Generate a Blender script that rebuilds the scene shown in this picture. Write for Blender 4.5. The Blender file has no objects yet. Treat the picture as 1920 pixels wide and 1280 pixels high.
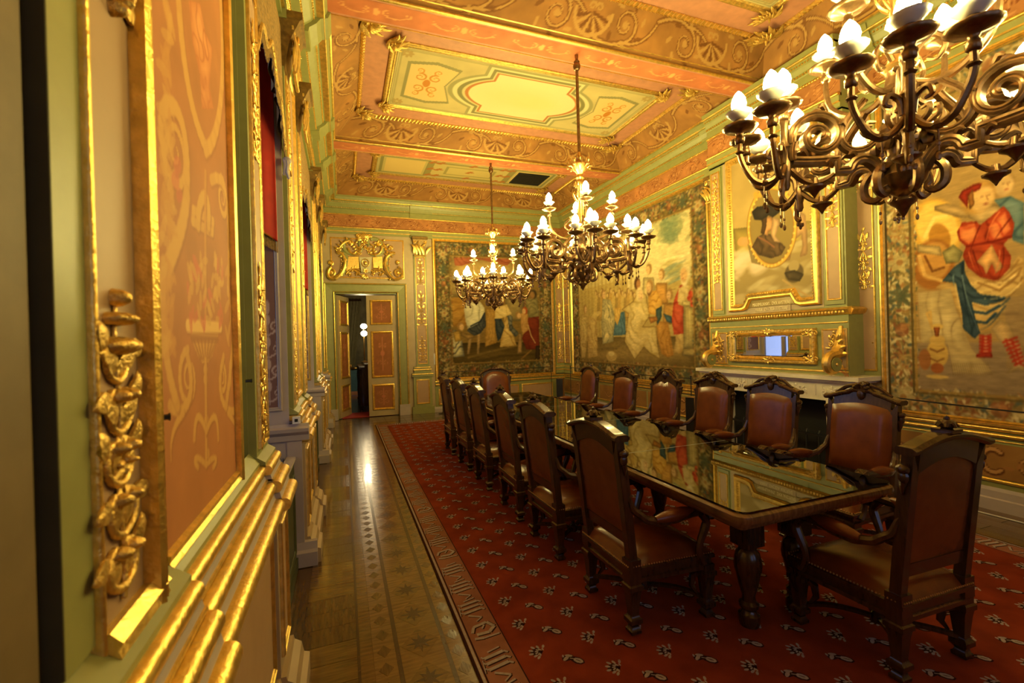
import bpy, math, random
import numpy as np
from mathutils import Vector, Matrix
from math import sin, cos, pi, radians, sqrt, atan2

random.seed(7)
NR = np.random.RandomState(11)
scene = bpy.context.scene
COL = scene.collection

# ---------------------------------------------------------------- camera, world, exposure
CAM_F, CAM_YAW, CAM_PITCH, CAM_ROLL, CAM_H = 853.0, radians(20.4), radians(-0.09), radians(1.62), 1.6
_fw = Vector((sin(CAM_YAW) * cos(CAM_PITCH), cos(CAM_YAW) * cos(CAM_PITCH), sin(CAM_PITCH)))
_r0 = Vector((cos(CAM_YAW), -sin(CAM_YAW), 0)); _u0 = _r0.cross(_fw)
_r = _r0 * cos(CAM_ROLL) - _u0 * sin(CAM_ROLL)
_u = _r0 * sin(CAM_ROLL) + _u0 * cos(CAM_ROLL)
cam_data = bpy.data.cameras.new('camera')
cam_data.sensor_fit = 'HORIZONTAL'; cam_data.sensor_width = 36.0
cam_data.lens = 36.0 * CAM_F / 1920.0
cam_data.clip_start = 0.03; cam_data.clip_end = 80
cam_data.dof.use_dof = True; cam_data.dof.focus_distance = 5.0; cam_data.dof.aperture_fstop = 3.5
cam = bpy.data.objects.new('camera', cam_data); COL.objects.link(cam)
m = Matrix.Identity(4)
for i in range(3):
    m[i][0] = _r[i]; m[i][1] = _u[i]; m[i][2] = -_fw[i]
m[2][3] = CAM_H
cam.matrix_world = m
scene.camera = cam

world = bpy.data.worlds.new('World'); scene.world = world; world.use_nodes = True
_bg = world.node_tree.nodes['Background']
_bg.inputs[0].default_value = (0.46, 0.56, 1.0, 1); _bg.inputs[1].default_value = 1.5
BULB_STRENGTH = 198.0
BULB_COLOR = (1.0, 0.81, 0.27)

scene.view_settings.view_transform = 'Standard'
scene.view_settings.look = 'None'
scene.view_settings.gamma = 1.0
scene.view_settings.use_curve_mapping = False
scene.view_settings.exposure = 0.0
cy = scene.cycles
cy.use_denoising = True
cy.max_bounces = 7; cy.diffuse_bounces = 4; cy.glossy_bounces = 4; cy.transmission_bounces = 4; cy.transparent_max_bounces = 12
cy.caustics_reflective = False; cy.caustics_refractive = False
cy.sample_clamp_indirect = 3.0
cy.use_light_tree = True

# ---------------------------------------------------------------- measured rays (authoring helper: photo pixel -> point on a real plane)
def ray(x, y):
    return _fw + _r * ((x - 960) / CAM_F) - _u * ((y - 640) / CAM_F)
def on_x(x, y, X):
    d = ray(x, y); t = X / d.x; return Vector((X, d.y * t, CAM_H + d.z * t))
def on_y(x, y, Y):
    d = ray(x, y); t = Y / d.y; return Vector((d.x * t, Y, CAM_H + d.z * t))

# ---------------------------------------------------------------- materials
MATS = {}
def new_mat(name):
    mt = bpy.data.materials.new(name); mt.use_nodes = True
    nt = mt.node_tree; b = nt.nodes['Principled BSDF']; MATS[name] = mt
    return mt, nt, b
def mat(name, color, rough=0.5, metal=0.0, var=0.12, scale=14.0, bump=0.0, bscale=60.0, coat=0.0, spec=0.5, stretch=None):
    mt, nt, b = new_mat(name)
    tc = nt.nodes.new('ShaderNodeTexCoord')
    src = tc.outputs['Object']
    if stretch:
        mp = nt.nodes.new('ShaderNodeMapping'); mp.inputs['Scale'].default_value = stretch
        nt.links.new(src, mp.inputs[0]); src = mp.outputs[0]
    no = nt.nodes.new('ShaderNodeTexNoise'); no.inputs['Scale'].default_value = scale; no.inputs['Detail'].default_value = 5
    nt.links.new(src, no.inputs['Vector'])
    rp = nt.nodes.new('ShaderNodeMapRange'); rp.inputs['To Min'].default_value = 1 - var; rp.inputs['To Max'].default_value = 1 + var
    rp.inputs['From Min'].default_value = 0.3; rp.inputs['From Max'].default_value = 0.7
    nt.links.new(no.outputs['Fac'], rp.inputs['Value'])
    mx = nt.nodes.new('ShaderNodeVectorMath'); mx.operation = 'SCALE'; mx.inputs[0].default_value = color[:3]
    nt.links.new(rp.outputs[0], mx.inputs['Scale']); nt.links.new(mx.outputs[0], b.inputs['Base Color'])
    b.inputs['Roughness'].default_value = rough; b.inputs['Metallic'].default_value = metal
    b.inputs['Specular IOR Level'].default_value = spec; b.inputs['Coat Weight'].default_value = coat
    b.inputs['Coat Roughness'].default_value = 0.08
    if bump:
        n2 = nt.nodes.new('ShaderNodeTexNoise'); n2.inputs['Scale'].default_value = bscale; n2.inputs['Detail'].default_value = 3
        nt.links.new(src, n2.inputs['Vector'])
        bp = nt.nodes.new('ShaderNodeBump'); bp.inputs['Strength'].default_value = bump; bp.inputs['Distance'].default_value = 0.01
        nt.links.new(n2.outputs['Fac'], bp.inputs['Height']); nt.links.new(bp.outputs[0], b.inputs['Normal'])
    return mt
def emit_mat(name, color, strength):
    mt, nt, b = new_mat(name)
    b.inputs['Base Color'].default_value = (0.9, 0.85, 0.75, 1)
    b.inputs['Emission Color'].default_value = (*color, 1); b.inputs['Emission Strength'].default_value = strength
    return mt
def thin_glass(name, tint, ior=1.5, rough=0.0):
    mt = bpy.data.materials.new(name); mt.use_nodes = True; nt = mt.node_tree; nt.nodes.clear()
    out = nt.nodes.new('ShaderNodeOutputMaterial'); tr = nt.nodes.new('ShaderNodeBsdfTransparent'); gl = nt.nodes.new('ShaderNodeBsdfGlossy')
    fr = nt.nodes.new('ShaderNodeFresnel'); mx = nt.nodes.new('ShaderNodeMixShader')
    tr.inputs[0].default_value = (*tint, 1); gl.inputs['Roughness'].default_value = rough; fr.inputs[0].default_value = ior
    nt.links.new(fr.outputs[0], mx.inputs[0]); nt.links.new(tr.outputs[0], mx.inputs[1]); nt.links.new(gl.outputs[0], mx.inputs[2])
    nt.links.new(mx.outputs[0], out.inputs[0]); MATS[name] = mt
    return mt
def attr_mat(name, rough=0.75, spec=0.3, metal=0.0, bump=0.0, bscale=400.0):
    mt, nt, b = new_mat(name)
    at = nt.nodes.new('ShaderNodeAttribute'); at.attribute_name = 'Col'
    nt.links.new(at.outputs['Color'], b.inputs['Base Color'])
    b.inputs['Roughness'].default_value = rough; b.inputs['Specular IOR Level'].default_value = spec
    if bump:
        no = nt.nodes.new('ShaderNodeTexNoise'); no.inputs['Scale'].default_value = bscale
        tc = nt.nodes.new('ShaderNodeTexCoord'); nt.links.new(tc.outputs['Object'], no.inputs['Vector'])
        bp = nt.nodes.new('ShaderNodeBump'); bp.inputs['Strength'].default_value = bump; bp.inputs['Distance'].default_value = 0.004
        nt.links.new(no.outputs['Fac'], bp.inputs['Height']); nt.links.new(bp.outputs[0], b.inputs['Normal'])
    return mt

GOLD = mat('gilding', (0.83, 0.56, 0.14), rough=0.34, metal=0.85, var=0.22, scale=22, bump=0.25, bscale=90)
GOLDL = mat('gilding_worn', (0.70, 0.46, 0.12), rough=0.42, metal=0.8, var=0.3, scale=30, bump=0.5, bscale=120)
GOLDD = mat('gilding_crevice_shade', (0.20, 0.115, 0.025), rough=0.5, metal=0.5, var=0.3, scale=30)
GREEN = mat('sage_paint', (0.27, 0.265, 0.085), rough=0.42, var=0.07)
PINK = mat('dusty_pink_paint', (0.40, 0.245, 0.125), rough=0.5, var=0.06, scale=8)
STONE = mat('grey_violet_paint', (0.44, 0.37, 0.34), rough=0.45, var=0.06, scale=8)
TAN = mat('warm_tan_paint', (0.42, 0.31, 0.17), rough=0.5, var=0.06, scale=8)
RED = mat('coral_red_paint', (0.50, 0.22, 0.12), rough=0.55, var=0.12, scale=10)
CREAM = mat('cream_paint', (0.55, 0.48, 0.29), rough=0.55, var=0.06)
WOOD = mat('walnut', (0.055, 0.024, 0.009), rough=0.24, var=0.35, scale=9, stretch=(6, 6, 1), coat=0.3)
MAHOG = mat('mahogany_top', (0.16, 0.075, 0.022), rough=0.22, var=0.4, scale=7, stretch=(9, 1, 1), coat=0.3)
LEATHER = mat('oxblood_leather', (0.165, 0.042, 0.008), rough=0.26, var=0.2, scale=9, bump=0.04, bscale=220, coat=0.0, spec=0.5)
BRONZE = mat('dark_bronze', (0.24, 0.14, 0.065), rough=0.3, metal=0.88, var=0.3, scale=30)
BRASS = mat('stem_brass', (0.62, 0.38, 0.12), rough=0.28, metal=0.9, var=0.15)
NAIL = mat('brass_nail', (0.6, 0.42, 0.2), rough=0.3, metal=0.9)
MARBLE = mat('white_marble', (0.78, 0.69, 0.52), rough=0.3, var=0.1, scale=6)
BLACK = mat('soot_and_slit_black', (0.006, 0.005, 0.005), rough=0.8)
BLACKM = mat('black_iron', (0.012, 0.012, 0.013), rough=0.4)
DARKGAP = mat('recess_shade', (0.07, 0.06, 0.02), rough=0.7)
DARKGREEN = mat('dark_green_paint', (0.045, 0.05, 0.015), rough=0.5)
BULB = emit_mat('lit_bulb', BULB_COLOR, BULB_STRENGTH)
CUP = mat('opal_glass', (0.85, 0.82, 0.74), rough=0.2, var=0.03)
GLASS = thin_glass('clear_pane', (0.9, 0.94, 0.95))
TABLEGLASS = thin_glass('table_glass', (0.92, 0.88, 0.68), ior=2.15)
MIRROR = mat('mirror_silver', (0.9, 0.9, 0.9), rough=0.015, metal=1.0, var=0.0)
PAINT = attr_mat('painted_decoration', rough=0.6, spec=0.15)
WEAVE = attr_mat('woven_tapestry', rough=0.9, spec=0.12, bump=0.35, bscale=260)
CARPETM = attr_mat('carpet_pile', rough=0.95, spec=0.1, bump=0.8, bscale=300)
PARQ = mat('oak_parquet', (0.125, 0.066, 0.017), rough=0.17, var=0.4, scale=6, stretch=(1, 9, 1), coat=0.5, bump=0.14, bscale=12)
PARQD = mat('oak_parquet_dark', (0.092, 0.047, 0.012), rough=0.2, var=0.4, scale=6, stretch=(9, 1, 1), coat=0.3, bump=0.14, bscale=12)
PARQL = mat('maple_inlay', (0.165, 0.09, 0.024), rough=0.2, var=0.35, scale=6, stretch=(1, 9, 1), coat=0.3, bump=0.14, bscale=12)
INLAY = mat('dark_walnut_inlay', (0.05, 0.022, 0.008), rough=0.25, var=0.3, coat=0.1)
VELVET = mat('red_velvet', (0.42, 0.035, 0.012), rough=0.8, var=0.15)
BROWNP = mat('shaded_jamb_brown', (0.15, 0.10, 0.04), rough=0.6)
FRINGE = mat('gold_fringe', (0.24, 0.14, 0.035), rough=0.75, var=0.35, scale=60)
WHITEP = mat('white_plastic', (0.75, 0.74, 0.72), rough=0.4)
BLUEG = mat('blue_grille', (0.08, 0.10, 0.26), rough=0.4)

# ---------------------------------------------------------------- mesh builder
class MB:
    def __init__(s): s.v = []; s.f = []
    def add(s, vs, fs):
        n = len(s.v); s.v += [tuple(p) for p in vs]; s.f += [tuple(i + n for i in f) for f in fs]
        return s
    def box(s, x0, x1, y0, y1, z0, z1):
        x0, x1 = sorted((x0, x1)); y0, y1 = sorted((y0, y1)); z0, z1 = sorted((z0, z1))
        return s.add([(x0, y0, z0), (x1, y0, z0), (x1, y1, z0), (x0, y1, z0), (x0, y0, z1), (x1, y0, z1), (x1, y1, z1), (x0, y1, z1)],
                     [(0, 3, 2, 1), (4, 5, 6, 7), (0, 1, 5, 4), (1, 2, 6, 5), (2, 3, 7, 6), (3, 0, 4, 7)])
    def lathe(s, prof, n=16, c=(0, 0, 0), square=False):
        """prof: (radius, z) list; square -> four-sided with radius as half width"""
        c = Vector(c); k = 4 if square else n; vs = []; fs = []
        for r, z in prof:
            for i in range(k):
                a = 2 * pi * i / k + (pi / 4 if square else 0); q = r * (sqrt(2) if square else 1)
                vs.append((c.x + q * cos(a), c.y + q * sin(a), c.z + z))
        for j in range(len(prof) - 1):
            for i in range(k):
                fs.append((j * k + i, j * k + (i + 1) % k, (j + 1) * k + (i + 1) % k, (j + 1) * k + i))
        fs.append(tuple(range(k))[::-1]); fs.append(tuple((len(prof) - 1) * k + i for i in range(k)))
        return s.add(vs, fs)
    def tube(s, pts, rad, n=8, flat=1.0, ref=None):
        pts = [Vector(p) for p in pts]; m = len(pts)
        rs = rad if isinstance(rad, (list, tuple)) else [rad] * m
        vs = []; fs = []; prev = None
        for i, p in enumerate(pts):
            t = (pts[min(i + 1, m - 1)] - pts[max(i - 1, 0)])
            if t.length < 1e-9: t = Vector((0, 0, 1))
            t.normalize()
            if ref is not None: b = Vector(ref)
            elif prev is None: b = Vector((0, 0, 1)) if abs(t.z) < 0.9 else Vector((1, 0, 0))
            else: b = prev
            b = b - t * b.dot(t)
            if b.length < 1e-6: b = t.orthogonal()
            b.normalize(); prev = b; c = t.cross(b)
            for k in range(n):
                a = 2 * pi * k / n
                vs.append(p + b * (rs[i] * cos(a) * flat) + c * (rs[i] * sin(a)))
        for i in range(m - 1):
            for k in range(n):
                fs.append((i * n + k, i * n + (k + 1) % n, (i + 1) * n + (k + 1) % n, (i + 1) * n + k))
        fs.append(tuple(range(n))[::-1]); fs.append(tuple((m - 1) * n + k for k in range(n)))
        return s.add(vs, fs)
    def ell(s, c, rx, ry, rz, nu=10, nv=6):
        c = Vector(c); vs = [(c.x, c.y, c.z - rz)]; fs = []
        for j in range(1, nv):
            b = -pi / 2 + pi * j / nv
            for i in range(nu):
                a = 2 * pi * i / nu
                vs.append((c.x + rx * cos(b) * cos(a), c.y + ry * cos(b) * sin(a), c.z + rz * sin(b)))
        vs.append((c.x, c.y, c.z + rz)); L = len(vs) - 1
        for i in range(nu):
            fs.append((0, 1 + (i + 1) % nu, 1 + i))
            for j in range(nv - 2):
                a = 1 + j * nu
                fs.append((a + i, a + (i + 1) % nu, a + nu + (i + 1) % nu, a + nu + i))
            fs.append((L, L - nu + i, L - nu + (i + 1) % nu))
        return s.add(vs, fs)
    def loops(s, rings, caps=True):
        n = len(rings[0]); vs = [p for r in rings for p in r]; fs = []
        for j in range(len(rings) - 1):
            for i in range(n):
                fs.append((j * n + i, j * n + (i + 1) % n, (j + 1) * n + (i + 1) % n, (j + 1) * n + i))
        if caps:
            fs.append(tuple(range(n))[::-1]); fs.append(tuple((len(rings) - 1) * n + i for i in range(n)))
        return s.add(vs, fs)
    def frame(s, o, U, V, w, h, prof):
        """mitred rectangular frame on the plane (o,U,V); prof: (inset, height) list, inset from the outer edge"""
        o, U, V = Vector(o), Vector(U), Vector(V); N = U.cross(V); rings = []
        for d, t in prof:
            rings.append([o + U * d + V * d + N * t, o + U * (w - d) + V * d + N * t, o + U * (w - d) + V * (h - d) + N * t, o + U * d + V * (h - d) + N * t])
        return s.loops(rings, caps=False)
    def strip(s, prof, p0, p1, D, Z=(0, 0, 1)):
        """straight moulding: prof (out along D, along Z) swept p0 -> p1 with end caps"""
        p0, p1, D, Z = Vector(p0), Vector(p1), Vector(D), Vector(Z); n = len(prof)
        a = [p0 + D * d + Z * z for d, z in prof]; b = [p1 + D * d + Z * z for d, z in prof]
        fs = [(i, i + 1, n + i + 1, n + i) for i in range(n - 1)] + [(n - 1, 0, n, 2 * n - 1), tuple(range(n))[::-1], tuple(range(n, 2 * n))]
        return s.add(a + b, fs)
    def prism(s, poly, o, U, V, t, bevel=0.0):
        """flat polygon (u,v) raised by t along U x V"""
        o, U, V = Vector(o), Vector(U), Vector(V); N = U.cross(V); n = len(poly)
        cu = sum(p[0] for p in poly) / n; cv = sum(p[1] for p in poly) / n
        a = [o + U * u + V * v for u, v in poly]
        k = 1 - bevel
        b = [o + U * (cu + (u - cu) * k) + V * (cv + (v - cv) * k) + N * t for u, v in poly]
        fs = [(i, (i + 1) % n, n + (i + 1) % n, n + i) for i in range(n)] + [tuple(range(n, 2 * n))]
        return s.add(a + b, fs)

class SmoothMB(MB):
    """builder whose tubes run as smooth curves through their points"""
    def tube(s, pts, rad, n=8, flat=1.0, ref=None, k=3):
        m = len(pts)
        if m < 3: return super().tube(pts, rad, n, flat, ref)
        P = [Vector(p) for p in pts]; R = list(rad) if isinstance(rad, (list, tuple)) else [rad] * m; Q = []; S = []
        for i in range(m - 1):
            a, b, c, d = P[max(i - 1, 0)], P[i], P[i + 1], P[min(i + 2, m - 1)]
            for j in range(k):
                t = j / k; Q.append(b + (c - a) * (.5 * t) + (a * 2 - b * 5 + c * 4 - d) * (.5 * t * t) + (b * 3 - a - c * 3 + d) * (.5 * t ** 3)); S.append(R[i] + (R[i + 1] - R[i]) * t)
        Q.append(P[-1]); S.append(R[-1])
        return super().tube(Q, S, n, flat, ref)
def link(name, me, parent=None):
    o = bpy.data.objects.new(name, me); COL.objects.link(o)
    if parent is not None: o.parent = parent
    return o
def obj(name, mb, mt, parent=None, smooth=True, angle=38):
    me = bpy.data.meshes.new(name); me.from_pydata(mb.v, [], mb.f); me.materials.append(mt)
    if smooth and len(me.polygons):
        me.shade_smooth(); me.set_sharp_from_angle(angle=radians(angle))
    me.update()
    return link(name, me, parent)
def thing(name, label, cat, loc=(0, 0, 0), rz=0, group=None):
    o = bpy.data.objects.new(name, None); COL.objects.link(o); o.empty_display_size = 0.1
    o.location = loc; o.rotation_euler = (0, 0, rz); o['label'] = label; o['category'] = cat
    if group: o['group'] = group
    return o
def tag(o, label, cat, group=None):
    o['label'] = label; o['category'] = cat
    if group: o['group'] = group
    return o
def struct(o, label=None):
    o['kind'] = 'structure'
    if label: o['label'] = label
    return o
def copy_tree(o, parent=None):
    c = o.copy(); COL.objects.link(c); c.parent = parent
    for ch in list(o.children): copy_tree(ch, c)
    return c
def lin(c):
    c = np.asarray(c, float) / 255.0
    return np.where(c <= 0.04045, c / 12.92, ((c + 0.055) / 1.055) ** 2.4)
def fbm(u, v, sc, seed=0, oct=4):
    """value noise in [0,1]"""
    out = np.zeros_like(u); amp = 1.0; tot = 0
    for k in range(oct):
        x = u * sc * 2 ** k + seed * 17.3; y = v * sc * 2 ** k + seed * 7.7
        xi = np.floor(x).astype(np.int64); yi = np.floor(y).astype(np.int64); xf = x - xi; yf = y - yi
        xf = xf * xf * (3 - 2 * xf); yf = yf * yf * (3 - 2 * yf)
        def hsh(a, b):
            h = (a * 374761393 + b * 668265263 + seed * 974711) & 0x7fffffff
            h = ((h ^ (h >> 13)) * 1274126177) & 0x7fffffff
            return ((h ^ (h >> 16)) & 0xffff) / 65535.0
        n = (hsh(xi, yi) * (1 - xf) + hsh(xi + 1, yi) * xf) * (1 - yf) + (hsh(xi, yi + 1) * (1 - xf) + hsh(xi + 1, yi + 1) * xf) * yf
        out += n * amp; tot += amp; amp *= 0.5
    return out / tot

# ---------------------------------------------------------------- painted surfaces: colours laid on a fine grid of a real flat panel
class Canvas:
    def __init__(s, us, vs, base):
        s.us = us; s.vs = vs; s.U, s.V = np.meshgrid(us, vs); s.C = np.empty(s.U.shape + (3,)); s.C[:] = base
    def sl(s, a0, a1, b0, b1):
        i0 = max(0, np.searchsorted(s.us, a0) - 1); i1 = np.searchsorted(s.us, a1) + 1
        j0 = max(0, np.searchsorted(s.vs, b0) - 1); j1 = np.searchsorted(s.vs, b1) + 1
        return slice(j0, j1), slice(i0, i1)
    def blend(s, q, w, col):
        w = w[..., None]; s.C[q] = s.C[q] * (1 - w) + np.asarray(col, float) * w
    def mult(s, f): s.C *= f[..., None]
    def rect(s, a0, b0, a1, b1, col, al=1.0):
        q = s.sl(a0, a1, b0, b1); u = s.U[q]; v = s.V[q]
        s.blend(q, al * ((u >= a0) & (u <= a1) & (v >= b0) & (v <= b1)), col)
    def ell(s, cu, cv, ru, rv, col, ang=0, al=1.0, inner=0.0, soft=0.15):
        R = max(ru, rv) * 1.15; q = s.sl(cu - R, cu + R, cv - R, cv + R); u = s.U[q] - cu; v = s.V[q] - cv
        c, d = cos(ang), sin(ang); a = (u * c + v * d) / ru; b = (-u * d + v * c) / rv; r = np.sqrt(a * a + b * b)
        w = np.clip((1 + soft / 2 - r) / soft, 0, 1)
        if inner: w *= np.clip((r - inner) / soft + .5, 0, 1)
        s.blend(q, w * al, col)
    def inside(s, q, P):
        u = s.U[q]; v = s.V[q]; ins = np.zeros(u.shape, bool); n = len(P)
        for i in range(n):
            x0, y0 = P[i]; x1, y1 = P[(i + 1) % n]
            if y0 == y1: continue
            c = ((y0 > v) != (y1 > v)) & (u < (x1 - x0) * (v - y0) / (y1 - y0) + x0)
            ins ^= c
        return ins
    def depth_in(s, q, P, R):
        """0 at the outline, 1 further inside than R: lets a woven figure turn at its edges"""
        u = s.U[q]; v = s.V[q]; d = np.full(u.shape, 9.0); n = len(P)
        for i in range(n):
            x0, y0 = P[i]; x1, y1 = P[(i + 1) % n]; dx, dy = x1 - x0, y1 - y0; L = dx * dx + dy * dy + 1e-12
            t = np.clip(((u - x0) * dx + (v - y0) * dy) / L, 0, 1); d = np.minimum(d, np.hypot(u - x0 - t * dx, v - y0 - t * dy))
        return np.clip(d / R, 0, 1)
    def poly(s, P, col, al=1.0, turn=False):
        a = [p[0] for p in P]; b = [p[1] for p in P]; q = s.sl(min(a), max(a), min(b), max(b)); w = al * s.inside(q, P)
        if not turn: s.blend(q, w, col); return
        A = (max(a) - min(a)) * (max(b) - min(b)); k = s.depth_in(q, P, .22 * sqrt(A) + 1e-6); n = fbm(s.U[q], s.V[q], 2.2 / sqrt(A + 1e-6), 3, 3)
        c = np.asarray(col, float) * (.58 + .42 * k ** .7 + .3 * (n - .5))[..., None]; w = w[..., None]
        s.C[q] = s.C[q] * (1 - w) + c * w
    def head(s, cu, cv, r, skin=(200, 160, 108), hair=(146, 110, 62), face=1, beard=None, tilt=0.0):
        r *= .74
        s.ell(cu - face * r * .12, cv + r * .12, r * .98, r * 1.22, hair, tilt, soft=.35)
        if beard: s.ell(cu + face * r * .1, cv - r * .75, r * .62, r * .85, beard, tilt, soft=.4)
        s.ell(cu + face * r * .18, cv - r * .1, r * .68, r * .95, skin, tilt, soft=.3); s.ell(cu + face * r * .35, cv + r * .02, r * .4, r * .6, tuple(min(255, x * 1.1) for x in skin), tilt, .7, soft=.8)
        for e in (.15, .55): s.ell(cu + face * r * e, cv + r * .08, r * .12, r * .07, (110, 78, 46), 0, .55)
        s.stroke([(cu + face * r * .38, cv + r * .1), (cu + face * r * .5, cv - r * .25)], r * .09, (140, 98, 58), .7); s.ell(cu + face * r * .36, cv - r * .52, r * .18, r * .07, (146, 76, 52), 0, .8)
    def soften(s, it=1):
        for _ in range(it):
            C = s.C.copy(); C[1:-1] += s.C[:-2] + s.C[2:]; C[1:-1] /= 3; D = C.copy(); D[:, 1:-1] += C[:, :-2] + C[:, 2:]; D[:, 1:-1] /= 3; s.C = D
    def cloth(s, P, dark, light, freq=9.0, ang=0.0, seed=1, edge=None, warp=1.2, mid=None):
        """draped cloth as the weaver drew it: folds running along ang"""
        a = [p[0] for p in P]; b = [p[1] for p in P]; q = s.sl(min(a), max(a), min(b), max(b)); w = s.inside(q, P)
        u = s.U[q]; v = s.V[q]; n = fbm(u, v, freq * 0.35, seed, 3)
        t = (u * cos(ang) + v * sin(ang)) * freq * .9 + (n - .5) * 4.2 * warp + seed
        d = np.abs(t - np.round(t)) * 2; n2 = fbm(u, v, freq * .7, seed + 5, 3)
        k = .42 + .75 * (n2 - .25) + .22 * d - .75 * np.exp(-(d / .16) ** 2) * np.clip(n2 * 2.2 - .5, 0, 1)
        A = (max(a) - min(a)) * (max(b) - min(b)); k = np.clip(k * (.35 + .65 * s.depth_in(q, P, .16 * sqrt(A) + 1e-6) ** .6), 0, 1)
        col = np.asarray(dark) + (np.asarray(light) - np.asarray(dark)) * k[..., None]
        s.C[q] = np.where(w[..., None], col, s.C[q])
        if edge: s.stroke(list(P) + [P[0]], edge[0], edge[1], al=.6)
    def stroke(s, P, w, col, al=1.0, taper=False):
        n = len(P) - 1
        for i in range(n):
            (x0, y0), (x1, y1) = P[i][:2], P[i + 1][:2]
            w0 = w * (1 - i / n * .85) if taper else w; w1 = w * (1 - (i + 1) / n * .85) if taper else w; W = max(w0, w1)
            q = s.sl(min(x0, x1) - W, max(x0, x1) + W, min(y0, y1) - W, max(y0, y1) + W); u = s.U[q]; v = s.V[q]
            if not u.size: continue
            dx, dy = x1 - x0, y1 - y0; L = dx * dx + dy * dy + 1e-12
            t = np.clip(((u - x0) * dx + (v - y0) * dy) / L, 0, 1)
            d = np.hypot(u - x0 - t * dx, v - y0 - t * dy); ww = (w0 + (w1 - w0) * t) * .5
            s.blend(q, al * np.clip((ww - d) / (ww * .35 + 1e-9) + .5, 0, 1), col)
    def spiral(s, cu, cv, r, turns, a0, sgn, w, col, al=1.0):
        s.stroke(spiral_pts(cu, cv, r, turns, a0, sgn), w, col, al, taper=True)
    def leafy(s, u0, v0, u1, v1, n, cols, size, seed=3, al=.9):
        rs = np.random.RandomState(seed)
        for i in range(n):
            c = cols[rs.randint(len(cols))]; a = rs.uniform(0, pi); r = size * rs.uniform(.5, 1.3)
            s.ell(rs.uniform(u0, u1), rs.uniform(v0, v1), r, r * rs.uniform(.25, .6), c, a, al, soft=.4)
def spiral_pts(cu, cv, r, turns, a0, sgn, n=None):
    n = n or int(14 * turns) + 6
    return [(cu + r * (1 - .9 * i / n) * cos(a0 + sgn * turns * 2 * pi * i / n), cv + r * (1 - .9 * i / n) * sin(a0 + sgn * turns * 2 * pi * i / n)) for i in range(n + 1)]
def bez(p0, p1, p2, p3=None, n=10):
    out = []
    for i in range(n + 1):
        t = i / n
        if p3 is None: w = ((1 - t) ** 2, 2 * t * (1 - t), t * t); P = (p0, p1, p2)
        else: w = ((1 - t) ** 3, 3 * t * (1 - t) ** 2, 3 * t * t * (1 - t), t ** 3); P = (p0, p1, p2, p3)
        out.append(tuple(sum(a * p[k] for a, p in zip(w, P)) for k in range(len(p0))))
    return out
def painted(name, o, U, V, us, vs, fn, mt, base, parent=None, depth=0.0, warp=None):
    """grid panel with a colour attribute; fn(canvas) paints it. warp(u,v)->offset along the normal"""
    o, U, V = np.array(o, float), np.array(U, float), np.array(V, float); N = np.cross(U, V)
    us = np.asarray(us, float); vs = np.asarray(vs, float)
    cv = Canvas(us, vs, base); fn(cv)
    P = o + cv.U[..., None] * U + cv.V[..., None] * V
    if warp is not None: P = P + warp(cv.U, cv.V)[..., None] * N
    nv, nu = cv.U.shape; idx = np.arange(nu * nv).reshape(nv, nu)
    quads = np.stack([idx[:-1, :-1], idx[:-1, 1:], idx[1:, 1:], idx[1:, :-1]], -1).reshape(-1, 4)
    verts = P.reshape(-1, 3); cols = lin(np.clip(cv.C, 0, 255)).reshape(-1, 3)
    if depth:   # turn the rim back so that the panel has thickness
        rim = np.concatenate([idx[0, :-1], idx[:-1, -1], idx[-1, :0:-1], idx[:0:-1, 0]]); k = len(rim)
        b = np.arange(k) + len(verts); verts = np.concatenate([verts, verts[rim] - N * depth]); cols = np.concatenate([cols, cols[rim]])
        quads = np.concatenate([quads, np.stack([np.roll(rim, -1), rim, b, np.roll(b, -1)], -1)])
    me = bpy.data.meshes.new(name)
    me.vertices.add(len(verts)); me.vertices.foreach_set('co', verts.ravel().astype(np.float32))
    me.loops.add(len(quads) * 4); me.loops.foreach_set('vertex_index', quads.ravel().astype(np.int32))
    me.polygons.add(len(quads)); me.polygons.foreach_set('loop_start', np.arange(0, len(quads) * 4, 4, dtype=np.int32))
    me.update(calc_edges=True); me.validate()
    at = me.color_attributes.new('Col', 'FLOAT_COLOR', 'POINT')
    at.data.foreach_set('color', np.concatenate([cols, np.ones((len(cols), 1))], 1).ravel().astype(np.float32))
    me.materials.append(mt)
    return link(name, me, parent)
def lsp(a, b, n): return np.linspace(a, b, n + 1)

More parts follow.
